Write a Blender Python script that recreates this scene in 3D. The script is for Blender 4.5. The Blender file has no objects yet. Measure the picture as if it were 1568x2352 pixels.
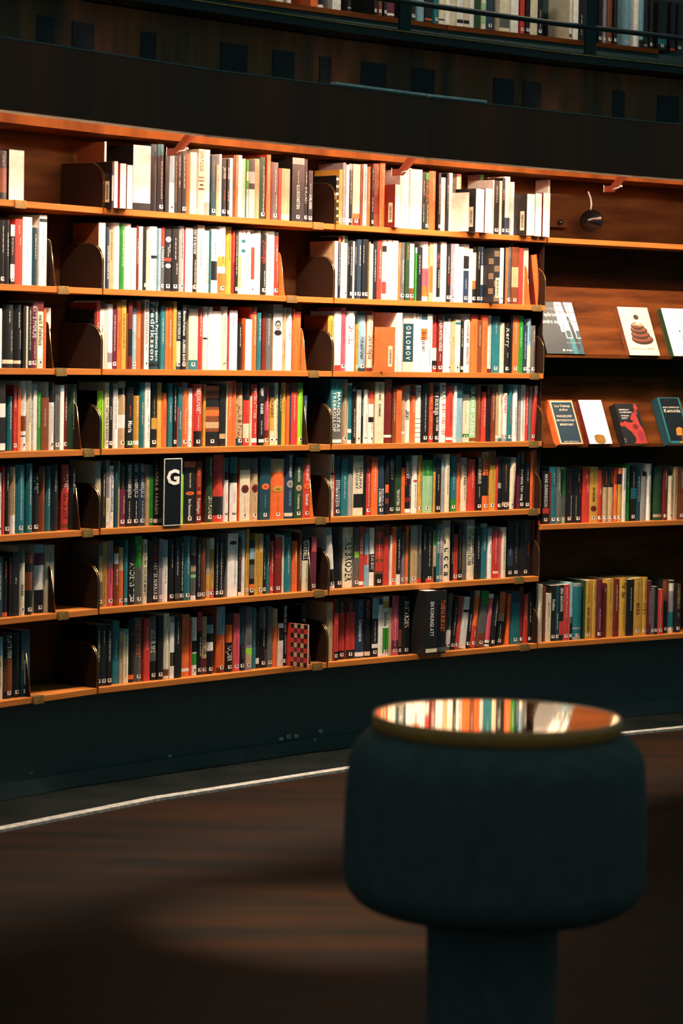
import bpy, bmesh, math, random
from mathutils import Matrix, Vector
sc = bpy.context.scene
COL = sc.collection

# ------------------------------------------------------------------ camera
H = 1.48                                   # camera height above the floor
F_PX, PITCH, ROLL = 6083.8, 0.0609620, 0.0183493
cam = bpy.data.cameras.new('camera'); cam_ob = bpy.data.objects.new('camera', cam); COL.objects.link(cam_ob)
cam.sensor_fit = 'VERTICAL'; cam.sensor_height = 36.0; cam.lens = F_PX/2352*36.0
_F = Vector((0, math.cos(PITCH), -math.sin(PITCH))); _R = Vector((1, 0, 0)); _U = Vector((0, math.sin(PITCH), math.cos(PITCH)))
_c, _s = math.cos(ROLL), math.sin(ROLL)
_X = _R*_c + _U*_s; _Y = _U*_c - _R*_s; _Z = -_F
cam_ob.matrix_world = Matrix(((_X.x, _Y.x, _Z.x, 0), (_X.y, _Y.y, _Z.y, 0), (_X.z, _Y.z, _Z.z, H), (0, 0, 0, 1)))
cam.dof.use_dof = True; cam.dof.focus_distance = 9.6; cam.dof.aperture_fstop = 4.0
cam.clip_end = 100
sc.camera = cam_ob

# ------------------------------------------------------------------ world and view
world = bpy.data.worlds.new('world'); sc.world = world; world.use_nodes = True
bg = world.node_tree.nodes['Background']
bg.inputs['Color'].default_value = (0.42, 0.90, 0.92, 1); bg.inputs['Strength'].default_value = 0.17
sc.view_settings.view_transform = 'Standard'; sc.view_settings.look = 'None'
sc.view_settings.gamma = 1.0; sc.view_settings.use_curve_mapping = False
sc.view_settings.exposure = 0.0

# ------------------------------------------------------------------ the polygonal wall: one frame per bay
PTS = [(-1.45570315, 7.84096795), (-0.79973812, 8.75955693), (-0.04128247, 9.59552397), (0.78167829, 10.36291874), (1.67930067, 11.0472943)]
Z0 = 0.4538289 + H                         # top of the first shelf
ROWH = 0.265
BW = []; FR = []
for a, b in zip(PTS[:-1], PTS[1:]):
    dx, dy = b[0]-a[0], b[1]-a[1]; L = math.hypot(dx, dy); BW.append(L); FR.append((a, (dx/L, dy/L), math.atan2(dy, dx)))

def wp(b, s, d, z):
    """bay b, s along the wall, d in front of the shelf edge, z height"""
    (ax, ay), (tx, ty), _ = FR[b]
    return Vector((ax + tx*s + ty*d, ay + ty*s - tx*d, z))

def corner(i, d):
    """plan point at wall corner i shifted d towards the room"""
    if i == 0: return wp(0, -d*0.045, d, 0)
    if i == 4: return wp(3, BW[3] + d*0.045, d, 0)
    a = FR[i-1]; b = FR[i]
    n1 = Vector((a[1][1], -a[1][0])); n2 = Vector((b[1][1], -b[1][0])); m = (n1+n2).normalized(); k = d/m.dot(n1)
    return Vector((PTS[i][0]+m.x*k, PTS[i][1]+m.y*k, 0))

# ------------------------------------------------------------------ lamps behind the pelmet, one strip and one added fill per bay
LAMP_W = 64.0
def strip_lamp(b, d, z, watts, tilt, length, name, colr):
    l = bpy.data.lights.new(name, 'AREA'); l.shape = 'RECTANGLE'; l.size = length; l.size_y = 0.025
    l.energy = watts; l.color = colr
    o = bpy.data.objects.new(name, l); COL.objects.link(o)
    o.location = wp(b, BW[b]/2, d, z); o.rotation_euler = (math.radians(tilt), 0, FR[b][2])
    return o
WARM = (1.0, 0.80, 0.60)
for b, k in ((0, .5), (1, .95), (2, 1.0), (3, .52)):
    strip_lamp(b, 0.385, H+0.80, LAMP_W*k, -31, BW[b]*0.94, 'pelmet_lamp', WARM)
    strip_lamp(b, 0.380, H+0.806, 7.0*k, 72, BW[b]*0.94, 'added_header_fill', WARM)  # added fill strip, brightens the header board and the top row
for b, k in ((1, 1), (2, 2.2), (3, 1.6)):
    strip_lamp(b, -0.10, H+2.10, 4.0*k, 4, 0.5, 'gallery_lamp', WARM)
def floor_spot(loc, aim, watts, size, blend):
    l = bpy.data.lights.new('added_floor_spot', 'SPOT'); l.energy = watts; l.color = (1.0, .74, .48); l.spot_size = math.radians(size); l.spot_blend = blend; l.shadow_soft_size = .04
    o = bpy.data.objects.new('added_floor_spot', l); COL.objects.link(o); o.location = loc
    o.rotation_euler = (Vector(aim)-Vector(loc)).to_track_quat('-Z', 'Y').to_euler(); return o
floor_spot((-1.0, 8.0, 4.3), (.0, 6.80, 0), 2600, 15, 1.0)  # added spot out of view, makes a pool of light on the floor

# ------------------------------------------------------------------ materials
def mat(name, base, rough=0.5, metal=0.0, noise=None, spec=0.5, bump=0.0, coat=0.0):
    m = bpy.data.materials.new(name); m.use_nodes = True; nt = m.node_tree; p = nt.nodes['Principled BSDF']
    p.inputs['Base Color'].default_value = (*base, 1); p.inputs['Roughness'].default_value = rough
    p.inputs['Metallic'].default_value = metal; p.inputs['Specular IOR Level'].default_value = spec
    p.inputs['Coat Weight'].default_value = coat
    tc = nt.nodes.new('ShaderNodeTexCoord'); mp = nt.nodes.new('ShaderNodeMapping'); nz = nt.nodes.new('ShaderNodeTexNoise')
    nt.links.new(tc.outputs['Object'], mp.inputs['Vector']); nt.links.new(mp.outputs[0], nz.inputs['Vector'])
    if noise is None: noise = ((30, 30, 30), 3, tuple(c*0.85 for c in base), tuple(min(1, c*1.12) for c in base))
    scale, detail, c1, c2 = noise
    mp.inputs['Scale'].default_value = scale; nz.inputs['Scale'].default_value = 1.0; nz.inputs['Detail'].default_value = detail
    r = nt.nodes.new('ShaderNodeValToRGB'); r.color_ramp.elements[0].position = 0.3; r.color_ramp.elements[1].position = 0.7
    r.color_ramp.elements[0].color = (*c1, 1); r.color_ramp.elements[1].color = (*c2, 1)
    nt.links.new(nz.outputs['Fac'], r.inputs['Fac']); nt.links.new(r.outputs['Color'], p.inputs['Base Color'])
    if bump:
        bp = nt.nodes.new('ShaderNodeBump'); bp.inputs['Strength'].default_value = bump; bp.inputs['Distance'].default_value = 0.002
        nt.links.new(nz.outputs['Fac'], bp.inputs['Height']); nt.links.new(bp.outputs[0], p.inputs['Normal'])
    return m
M = {}
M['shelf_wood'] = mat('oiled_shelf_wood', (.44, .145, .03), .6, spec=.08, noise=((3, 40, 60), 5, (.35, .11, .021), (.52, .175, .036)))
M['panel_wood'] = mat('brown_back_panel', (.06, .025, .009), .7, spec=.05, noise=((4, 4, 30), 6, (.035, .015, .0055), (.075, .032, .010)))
M['display_wood'] = mat('reddish_display_wood', (.12, .033, .007), .6, spec=.05, noise=((3, 3, 26), 7, (.045, .012, .003), (.165, .046, .009)))
M['strip_wood'] = mat('header_wood', (.20, .065, .011), .6, spec=.05, noise=((9, 9, 2), 5, (.11, .034, .006), (.27, .09, .015)))
M['dark_wood'] = mat('dark_pelmet_wood', (.15, .038, .015), .6, spec=.3, noise=((5, 5, 1.0), 4, (.07, .030, .016), (.24, .045, .013)))
M['upper_wood'] = mat('dark_gallery_wood', (.1, .045, .02), .6, spec=.2, noise=((12, 12, 1.0), 5, (.06, .055, .038), (.30, .115, .040)))
M['dark_reflection'] = mat('painted_dark_reflection', (.03, .036, .042), .6, spec=.2)  # dark tone of reflections, painted as a surface colour
M['black'] = mat('matt_black_paint', (.034, .058, .056), .6)
M['lino'] = mat('black_linoleum', (.006, .009, .009), .6, spec=.05, noise=((5, 5, 5), 6, (.003, .005, .005), (.010, .012, .011)))
M['floor'] = mat('brown_floor', (.020, .010, .004), .6, spec=.05, noise=((1.1, 6.5, 3), 5, (.004, .005, .0045), (.023, .009, .0032)))  # grain, with dark streaks that stand for shadow stripes on the floor
M['pale_metal'] = mat('pale_metal_strip', (.42, .40, .37), .4, noise=((60, 60, 60), 3, (.25, .25, .24), (.6, .57, .52)))
M['brass'] = mat('aged_brass', (.42, .24, .07), .38, .6, noise=((60, 60, 60), 3, (.26, .145, .04), (.48, .28, .09)))
M['plate'] = mat('dark_bronze_plate', (.020, .009, .005), .5, .1, spec=.25)
M['plate_edge'] = mat('polished_brass_edge', (.8, .5, .22), .25, .9)
M['arm'] = mat('red_brown_arm', (.22, .05, .022), .4)
M['white_paint'] = mat('white_clip', (.8, .78, .74), .4)
M['tray'] = mat('mirror_polished_brass', (.93, .68, .38), .035, 1.0, noise=((3, 3, 3), 1, (.92, .70, .42), (.96, .74, .46)))
M['rim'] = mat('brushed_brass_rim', (.85, .27, .06), .4, .15)
M['drum'] = mat('black_upholstery', (.095, .085, .08), .85, spec=.2)
M['gloss_black'] = mat('glossy_black_plastic', (.006, .006, .007), .18)
# book stock: face colours hold the print, and painted shade on some spines and sides
m = bpy.data.materials.new('book_stock_print_and_shade'); m.use_nodes = True; nt = m.node_tree; p = nt.nodes['Principled BSDF']
at = nt.nodes.new('ShaderNodeAttribute'); at.attribute_name = 'print'; nz = nt.nodes.new('ShaderNodeTexNoise')
tc = nt.nodes.new('ShaderNodeTexCoord'); nt.links.new(tc.outputs['Object'], nz.inputs['Vector']); nz.inputs['Scale'].default_value = 45; nz.inputs['Detail'].default_value = 5
mr = nt.nodes.new('ShaderNodeMapRange'); mr.inputs['From Min'].default_value = .3; mr.inputs['From Max'].default_value = .7
mr.inputs['To Min'].default_value = .82; mr.inputs['To Max'].default_value = 1.06
mx = nt.nodes.new('ShaderNodeVectorMath'); mx.operation = 'SCALE'
nt.links.new(nz.outputs['Fac'], mr.inputs['Value']); nt.links.new(at.outputs['Color'], mx.inputs[0]); nt.links.new(mr.outputs[0], mx.inputs['Scale'])
nt.links.new(mx.outputs[0], p.inputs['Base Color']); p.inputs['Roughness'].default_value = .42
M['book'] = m
m = bpy.data.materials.new('translucent_glow_lip'); m.use_nodes = True; nt = m.node_tree
tr = nt.nodes.new('ShaderNodeBsdfTranslucent'); tr.inputs['Color'].default_value = (.9, .8, .65, 1)
df = nt.nodes.new('ShaderNodeBsdfDiffuse'); ms = nt.nodes.new('ShaderNodeMixShader'); nz = nt.nodes.new('ShaderNodeTexNoise'); nz.inputs['Scale'].default_value = 3
nt.links.new(nz.outputs['Fac'], ms.inputs[0]); nt.links.new(df.outputs[0], ms.inputs[1]); nt.links.new(tr.outputs[0], ms.inputs[2])
nt.links.new(ms.outputs[0], nt.nodes['Material Output'].inputs['Surface'])
M['glow_lip'] = m

# ------------------------------------------------------------------ helpers
class MB:
    """collects faces, links them as ONE mesh object"""
    def __init__(s): s.v = []; s.f = []; s.m = []; s.c = []; s.sm = []
    def add(s, vs, fs, mi=0, col=None, smooth=False):
        o = len(s.v); s.v += [tuple(v) for v in vs]
        for f in fs: s.f.append(tuple(i+o for i in f)); s.m.append(mi); s.c.append(col); s.sm.append(smooth)
    def box(s, x0, x1, y0, y1, z0, z1, mi=0, col=None):
        s.add([(x0,y0,z0),(x1,y0,z0),(x1,y1,z0),(x0,y1,z0),(x0,y0,z1),(x1,y0,z1),(x1,y1,z1),(x0,y1,z1)],
              [(0,3,2,1),(4,5,6,7),(0,1,5,4),(1,2,6,5),(2,3,7,6),(3,0,4,7)], mi, col)
    def prism(s, poly, fn, mi=0, col=None):
        """poly: 2d outline; fn(u,v,side) -> xyz for side 0/1"""
        n = len(poly); vs = [fn(u, v, 0) for u, v in poly]+[fn(u, v, 1) for u, v in poly]
        s.add(vs, [tuple(range(n)), tuple(range(2*n-1, n-1, -1))]+[(i, i+n, (i+1) % n+n, (i+1) % n) for i in range(n)], mi, col)
    def lathe(s, prof, n=64, mi=0, cx=0, cy=0, smooth=True):
        vs = []
        for r, z in prof:
            for i in range(n): a = 2*math.pi*i/n; vs.append((cx+r*math.cos(a), cy+r*math.sin(a), z))
        fs = []
        for j in range(len(prof)-1):
            for i in range(n): fs.append((j*n+i, j*n+(i+1) % n, (j+1)*n+(i+1) % n, (j+1)*n+i))
        s.add(vs, fs, mi, None, smooth)
    def tube(s, pts, r, n=8, mi=0, col=None):
        pts = [Vector(p) for p in pts]; vs = []; fs = []
        for i, p in enumerate(pts):
            d = (pts[min(i+1, len(pts)-1)]-pts[max(i-1, 0)]).normalized(); a = Vector((0, 0, 1)) if abs(d.z) < .9 else Vector((1, 0, 0))
            u = d.cross(a).normalized(); w = d.cross(u)
            for k in range(n): t = 2*math.pi*k/n; vs.append(p+u*math.cos(t)*r+w*math.sin(t)*r)
        for i in range(len(pts)-1):
            for k in range(n): fs.append((i*n+k, i*n+(k+1) % n, (i+1)*n+(k+1) % n, (i+1)*n+k))
        fs.append(tuple(range(n-1, -1, -1))); fs.append(tuple(range((len(pts)-1)*n, len(pts)*n)))
        s.add(vs, fs, mi, col, True)
    def build(s, name, mats, parent=None, loc=None, rot=None, bevel=0):
        me = bpy.data.meshes.new(name); me.from_pydata(s.v, [], s.f)
        for mm in (mats if isinstance(mats, (list, tuple)) else [mats]): me.materials.append(mm)
        me.polygons.foreach_set('material_index', s.m); me.polygons.foreach_set('use_smooth', s.sm)
        if any(c is not None for c in s.c):
            at = me.color_attributes.new('print', 'FLOAT_COLOR', 'CORNER'); buf = []
            for f, c in zip(s.f, s.c): buf += [*(c or (.5, .5, .5)), 1.0]*len(f)
            at.data.foreach_set('color', buf)
        me.update(); o = bpy.data.objects.new(name, me); COL.objects.link(o)
        if parent: o.parent = parent
        if loc is not None: o.location = loc
        if rot is not None: o.rotation_euler = rot
        if bevel:
            bv = o.modifiers.new('bevel', 'BEVEL'); bv.width = bevel; bv.segments = 2; bv.limit_method = 'ANGLE'
        return o

M['rail_black'] = mat('black_rail_paint', (.016, .026, .026), .5, spec=.3)

def tag(o, label=None, cat=None, group=None, kind=None):
    if label: o['label'] = label
    if cat: o['category'] = cat
    if group: o['group'] = group
    if kind: o['kind'] = kind
    return o
def empty(name, loc, rz=0, label=None, cat=None, group=None):
    o = bpy.data.objects.new(name, None); o.empty_display_size = .05; COL.objects.link(o); o.location = loc; o.rotation_euler = (0, 0, rz)
    return tag(o, label, cat, group)
BAYN = ['left', 'middle', 'right', 'far right']
ROWN = ['top', 'second', 'third', 'fourth', 'fifth', 'sixth', 'bottom']

# ------------------------------------------------------------------ the setting
def poly_strip(name, d0, d1, z0, z1, matl, bays=(0, 3)):
    """a solid band following the wall corners, from d0 to d1 in front of the shelf edge"""
    mb = MB(); i0, i1 = bays[0], bays[1]+1
    A = [corner(i, d0) for i in range(i0, i1+1)]; B = [corner(i, d1) for i in range(i0, i1+1)]
    # run on past both ends
    A[0] = A[0]+(A[0]-A[1])*1.6; B[0] = B[0]+(B[0]-B[1])*1.6; A[-1] = A[-1]+(A[-1]-A[-2])*1.2; B[-1] = B[-1]+(B[-1]-B[-2])*1.2
    for k in range(len(A)-1):
        a, b, c, d = A[k], A[k+1], B[k+1], B[k]
        vs = [(q.x, q.y, z0) for q in (a, b, c, d)]+[(q.x, q.y, z1) for q in (a, b, c, d)]
        mb.add(vs, [(0,1,2,3),(4,7,6,5),(0,4,5,1),(2,6,7,3)]+([(0,3,7,4)] if k == 0 else [])+([(1,5,6,2)] if k == len(A)-2 else []))
    return tag(mb.build(name, matl), kind='structure')
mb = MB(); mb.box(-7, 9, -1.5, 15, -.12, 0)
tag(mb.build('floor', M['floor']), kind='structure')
poly_strip('trim_1', -.10, .245, 0, .004, M['lino'])              # black linoleum border along the wall
poly_strip('trim_2', .245, .285, 0, .009, M['pale_metal'])        # pale strip at its edge
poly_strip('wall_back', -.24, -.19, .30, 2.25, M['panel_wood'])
poly_strip('wall_plinth', -.24, -.10, 0, .32, M['black'])
poly_strip('baseboard_back', -.10, -.085, 0, .055, M['black'])
poly_strip('trim_3', -.19, 0.0, H+.695, H+.78, M['strip_wood'])    # header board over the top shelf
poly_strip('wall_upper', -.24, -.03, H+.78, H+1.12, M['upper_wood'])
poly_strip('trim_4', -.9, .10, H+1.125, H+1.162, M['rail_black'])       # gallery floor edge
poly_strip('trim_5', .10, .108, H+1.153, H+1.158, M['brass'])
poly_strip('wall_gallery_plinth', -.82, -.61, H+1.162, H+1.302, M['black'])
poly_strip('wall_gallery', -.86, -.82, H+1.162, H+2.4, M['black'])
# dark reflections on the upper wall, built as thin dark panels
mb = MB()
for b, s0, s1 in [(0,.825,.908),(0,.994,1.1),(1,.184,.254),(1,.56,.691),(1,.818,.929),(1,1.06,1.12),(2,.142,.269),(2,.401,.518),(2,.834,.948),(2,1.001,1.1),(3,.355,.419),(3,.6,.72)]:
    A = [wp(b, s, d, 0) for s, d in ((s0, -.031), (s1, -.031), (s1, -.027), (s0, -.027))]
    for z0, z1 in ((H+.82, H+1.05),):
        vs = [(q.x, q.y, z0) for q in A]+[(q.x, q.y, z1) for q in A]
        mb.add(vs, [(0,1,2,3),(4,7,6,5),(0,4,5,1),(1,5,6,2),(2,6,7,3),(3,7,4,0)])
tag(mb.build('trim_reflections', M['dark_reflection']), kind='structure')
# paint chips on the baseboard
mb = MB(); random.seed(5)
for b, s in [(1,.98),(1,1.02),(1,1.06),(2,.02),(2,.05),(0,.9),(1,.42)]:
    q = wp(b, s, -.084, .05+random.random()*.03); r = .004+random.random()*.005
    mb.box(q.x-r, q.x+r, q.y-.001, q.y+.001, q.z-r*.8, q.z+r*.8)
tag(mb.build('trim_7', M['pale_metal']), kind='structure')

# pelmet in front of the lamps: fascia boards, metal cap, acrylic lower edge added to glow as a bright line
def pelmet(b):
    root = empty('light_pelmet', wp(b, 0, .45, H+.676), FR[b][2],
                 'dark wooden light pelmet board hanging above the %s bay of shelves' % BAYN[b], 'pelmet', 'pelmet boards along the curved wall')
    e0 = .0; k0 = (corner(b, .45)-wp(b, 0, .45, 0)).length; x0 = k0 if b else -.8
    x1 = BW[b]-((corner(b+1, .45)-wp(b, BW[b], .45, 0)).length if b < 3 else -.9)
    mb = MB(); mb.box(x0-.002, x1+.002, 0, .018, 0, .204); mb.build('fascia_board', M['dark_wood'], root, bevel=.001)
    mb = MB(); mb.box(x0+.001, x1-.001, .0185, .475, .2045, .2085); mb.build('top_board', M['dark_wood'], root)  # unseen lid, added to keep lamp light off the upper wall
    mb = MB(); mb.box(x0+.001, x1-.001, -.002, .020, .2045, .2095); mb.build('cap_strip', M['cap_dull'], root)
    mb = MB(); mb.box(x0+.005, x1-.005, .006, .016, -.006, 0); mb.build('added_glow_edge', M['glow_lip'], root)  # added translucent lip, lit from behind to give the bright line
    mb = MB(); mb.box(x0+.05, x1-.05, .03, .10, .140, .165); mb.build('lamp_housing', M['white_paint'], root)
    return root
M['cap_dull'] = mat('dull_cap_metal', (.11, .12, .11), .45)
M['cap_bright'] = mat('scuffed_pale_cap', (.6, .63, .62), .4, noise=((25, 25, 25), 4, (.6, .62, .62), (.99, .97, .94)))
for b in range(4): pelmet(b)
for b, s0, s1 in ((1, .620, 1.10), (2, .02, .30)):
    mb = MB(); mb.box(s0, s1, -.004, .020, 0, .008)
    tag(mb.build('cap_rail', M['cap_bright'], loc=wp(b, 0, .452, H+.8862), rot=(0, 0, FR[b][2])),
        'scuffed pale metal cap on the pelmet, %s length' % ('left and longer' if b == 1 else 'right and shorter'), 'metal strip', 'pale metal caps on the pelmet')
# brackets that hold the pelmet
for b, s in ((1, .29), (2, .285), (3, .30)):
    r = empty('pelmet_bracket', wp(b, s, 0, H+.655), FR[b][2], 'red-brown angled pelmet bracket above the top shelf of the %s bay' % BAYN[b], 'bracket', 'brackets holding the pelmet')
    mb = MB(); outl = [(.0, -.012), (.045, -.012), (.30, .20), (.44, .20), (.44, .222), (.285, .222), (.038, .012), (0, .012)]
    mb.prism(outl, lambda u, v, k: ((-.010, .010)[k], -u, v)); mb.build('arm', M['arm'], r, bevel=.002)
    mb = MB(); mb.tube([(-.012, -.052, -.006), (-.014, -.066, .0), (0, -.078, .004), (.014, -.07, .014), (.014, -.055, .02)], .0018); mb.tube([(.014, -.072, .012), (.020, -.074, .010)], .004)
    mb.tube([(-.012, -.004, -.012), (-.012, -.004, .016)], .0014)
    mb.build('wire_clip', M['white_paint'], r)

# ------------------------------------------------------------------ shelves
def plate_outline(depth, h, r, lean=0):
    o = [(0, 0), (depth, 0), (depth, h)]
    for i in range(9):
        a = math.pi/2*i/8; o.append((r+lean-r*math.sin(a), h-r+r*math.cos(a)))
    return o
def shelf(b, z, row, plates=True, x0=.004, x1=None):
    x1 = BW[b]-.004 if x1 is None else x1
    r = empty('wall_shelf', wp(b, 0, 0, z), FR[b][2], 'orange-brown wooden book shelf, %s level of the %s bay' % (row, BAYN[b]), 'shelf', 'wooden shelves on the curved wall')
    mb = MB(); mb.box(x0, x1, 0, .188, -.020, 0); mb.build('shelf_board', M['shelf_wood'], r, bevel=.0012)
    if plates:
        for x in ((x0-.0015, x1) if b == 0 or b == 3 else (x0-.0015, x1)):
            mb = MB(); ol = plate_outline(.183, .150, .062)
            mb.prism(ol, lambda u, v, k, x=x: (x+(0, .0015)[k], u, v))
            # bright ground edge along the rounded front
            for (u0, v0), (u1, v1) in zip(ol[2:], ol[3:]+ol[:1]):
                mb.add([(x-.0004, u0, v0), (x+.0019, u0, v0), (x+.0019, u1, v1), (x-.0004, u1, v1), (x-.0004, u0+.0012, v0-.0012), (x+.0019, u0+.0012, v0-.0012), (x+.0019, u1+.0012, v1-.0012), (x-.0004, u1+.0012, v1-.0012)],
                       [(0,1,2,3),(0,3,7,4),(1,5,6,2)], 1)
            mb.build('side_plate', [M['plate'], M['plate_edge']], r)
    return r
for b in range(3):
    for k in range(7): shelf(b, Z0-ROWH*k, ROWN[k])
shelf(3, Z0, 'top', False); shelf(3, H-.669, 'lower', False); shelf(3, Z0-6*ROWH, 'bottom', False)

# bookends with a brass clip over the shelf edge
SUP = [('L',0,.697),('M',0,1.009),('L',1,.905),('M',1,.88),('R',1,1.046),('L',2,.9),('M',2,1.0),('R',2,1.042),('L',3,1.041),('M',3,1.014),('R',3,1.046),
       ('L',4,1.041),('M',4,1.051),('R',4,1.052),('L',5,.924),('M',5,1.051),('R',5,.979),('L',6,.809),('M',6,1.048),('R',6,1.02)]
M['plate_copper'] = mat('copper_brown_bookend', (.62, .20, .05), .45, .1, spec=.2)
for bl, k, s in SUP:
    b = 'LMR'.index(bl); s = min(s, BW[b]-.065)
    r = empty('bookend', wp(b, s, 0, Z0-ROWH*k), FR[b][2], 'brass-clipped metal bookend at the end of the %s row, %s bay' % (ROWN[k], BAYN[b]), 'bookend', 'brass clipped bookends on the shelf edges')
    cop = (bl, k) in (('M', 1), ('M', 2), ('M', 4), ('R', 1))
    if (bl, k) not in (('M', 0), ('L', 0)) and (bl != 'R' or k == 1):
        mb = MB(); ol = [(.004, .0), (.15, 0), (.15, .155), (.045, .155), (.032, .150), (.026, .140)]
        mb.prism(ol, lambda u, v, q: ((-.006, -.0045)[q], u, v)); mb.build('upright_plate', M['plate_copper'] if cop else M['plate'], r)
        mb = MB()
        for (u0, v0), (u1, v1) in zip(ol[3:], ol[4:]+ol[:1]): mb.tube([(-.005, u0, v0), (-.005, u1, v1)], .0011, 5)
        mb.build('edge_beading', M['plate_edge'], r)
    mb = MB(); mb.box(0, .052, -.004, -.0005, -.024, .002); mb.box(0, .052, -.004, .03, .0005, .002)
    for x in (.008, .044): mb.tube([(x, -.0055, -.011), (x, -.004, -.011)], .0014, 6, 1)
    mb.build('brass_clip', [M['brass'], M['pale_metal']], r, bevel=.0006)

# ------------------------------------------------------------------ display bay at the far right
def display(z, lab, top):
    r = empty('display_rack', wp(3, 0, 0, H+z), FR[3][2], lab, 'display rack')
    mb = MB(); W = BW[3]; mb.prism([(.004, 0), (.12, .267), (.134, .267), (.018, 0)], lambda u, v, k: ((.008, W)[k], u, v)); mb.build('sloped_board', M['display_wood'], r)
    mb = MB(); mb.box(.008, W, -.004, .03, -.014, .0); mb.box(.008, W, -.006, -.001, -.014, .003); mb.build('ledge', M['display_wood'], r, bevel=.001)
    return r
display(.001, 'reddish wooden sloped rack with the white coil-cover book leaning on it', 0)
display(-.353, 'lower sloped wooden rack holding four books with covers facing out', 0)
# ends of the display bay
mb = MB(); mb.box(.001, .004, .02, .185, H-1.16, H+.46); tag(mb.build('wall_divider', M['plate'], loc=wp(3, 0, 0, 0), rot=(0, 0, FR[3][2])), kind='structure')

r = empty('access_panel', wp(3, .20, -.18, H+.57), FR[3][2], 'brown square wooden hatch with a dark knob, beside the black disc', 'hatch')
mb = MB(); mb.box(-.06, .06, -.012, .005, -.065, .068); mb.build('hatch_board', M['panel_wood'], r, bevel=.002)
mb = MB(); mb.lathe([(0, .014), (.008, .013), (.011, .008), (.009, 0), (0, 0)], 20); mb.build('knob', M['gloss_black'], r, (.012, -.012, -.045), (math.pi/2, 0, 0))
r = empty('wall_socket', wp(3, .345, -.125, H+.535), FR[3][2]-.55, 'round glossy black disc hanging from a white cord on the brown panel', 'socket')
mb = MB(); mb.lathe([(0, .022), (.018, .022), (.024, .016), (.040, .012), (.046, .004), (.046, -.006), (.040, -.012), (0, -.014)], 40); mb.build('disc', M['gloss_black'], r, (0, 0, 0), (math.pi/2, 0, 0))
mb = MB(); mb.tube([(-.006, 0, .04), (-.003, -.004, .065), (-.006, -.002, .09), (-.014, .012, .118)], .0034, 8); mb.build('cord', M['white_paint'], r)

# gallery rail in front of the upper books
r = empty('gallery_railing', wp(2, 0, 0, H+1.162), 0, 'black metal railing in front of the books on the upper gallery', 'railing')
for hz in (.119, .45, .78):
    mb = MB(); pp = [corner(i, 0)-r.location for i in range(5)]; pp[0] = pp[0]+(pp[0]-pp[1])*1.6; pp[4] = pp[4]+(pp[4]-pp[3])*.9
    for q in pp: q.z = hz
    mb.tube(pp, .0105 if hz < .2 else .009, 10); mb.build('rail', M['rail_black'], r)
for b, s in ((1, .46), (2, .328), (3, .20), (3, 1.1)):
    mb = MB(); mb.box(-.028, .028, -.006, .006, -.03, .88); mb.build('post', M['rail_black'], r, wp(b, s, 0, H+1.162)-r.location, (0, 0, FR[b][2]))
for b in range(0, 4):
    rr = empty('gallery_shelf', wp(b, 0, -.6, H+1.322), FR[b][2], 'brown gallery book shelf edge behind the railing, above the %s bay' % BAYN[b], 'shelf', 'gallery shelves behind the railing')
    mb = MB(); mb.box(-.03, BW[b]+.02, 0, .2, -.020, 0); mb.build('shelf_board', M['display_wood'], rr)

# ------------------------------------------------------------------ drum with mirror tray, close to the camera
TX, TY, TZ = .300, 4.95, H-.680
r = empty('drum_table', (TX, TY, 0), 0, 'round black upholstered drum table with a mirror-like brass tray top', 'table')
def arc(cx, cz, rad, a0, a1, n=10): return [(cx+rad*math.cos(math.radians(a0+(a1-a0)*i/n)), cz+rad*math.sin(math.radians(a0+(a1-a0)*i/n))) for i in range(n+1)]
zt = TZ-.024; zb = H-1.045
mb = MB(); mb.lathe([(0, zt), (.18, zt)]+arc(.205, zt-.075, .075, 90, 0)+[(.284, zt-.14), (.285, zt-.20)]+arc(.215, zb+.07, .070, 0, -90)+[(.10, zb-.004), (0, zb-.004)][::1], 96)
mb.build('upholstered_drum', M['drum'], r)
mb = MB(); mb.lathe([(0, TZ), (.226, TZ)], 128); mb.build('mirror_top', M['tray'], r)
mb = MB(); mb.lathe([(.224, TZ-.001), (.228, TZ+.0015), (.233, TZ+.001), (.235, TZ-.003), (.234, TZ-.026), (.225, TZ-.028), (.10, TZ-.027)], 128); mb.build('tray_rim', M['rim'], r)
mb = MB(); mb.lathe([(0, zb+.01), (.13, zb+.005), (.125, zb-.05), (.12, zb-.30), (.14, .03), (.22, .012), (.225, 0), (0, 0)], 64); mb.build('pedestal', M['drum'], r)

# ------------------------------------------------------------------ books
def srgb(r, g, b): return tuple(((c/255/12.92) if c/255 <= .04045 else ((c/255+.055)/1.055)**2.4) for c in (r, g, b))
PAL = {'W': srgb(236,232,226), 'K': srgb(24,24,26), 'G': srgb(92,92,90), 'g': srgb(150,150,148), 'R': srgb(194,58,48), 'D': srgb(106,32,28),
       'O': srgb(228,106,50), 'Y': srgb(196,150,62), 'B': srgb(118,62,34), 'T': srgb(36,108,118), 't': srgb(26,64,74), 'L': srgb(128,168,186),
       'N': srgb(38,58,82), 'E': srgb(44,138,46), 'e': srgb(36,66,40), 'l': srgb(150,215,50), 'P': srgb(204,82,100), 'p': srgb(98,34,56),
       'C': srgb(224,212,184), 'S': srgb(186,158,120), 'M': srgb(140,128,140), 'c': srgb(150,200,150)}
CN = {'W':'white','K':'black','G':'dark grey','g':'grey','R':'red','D':'dark red','O':'orange','Y':'mustard','B':'brown','T':'teal','t':'dark teal',
      'L':'pale blue','N':'navy','E':'green','e':'dark green','l':'lime','P':'pink','p':'maroon','C':'cream','S':'tan','M':'mauve-grey','c':'light green'}
PAGE = srgb(232, 222, 196)
GL = {}
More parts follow.
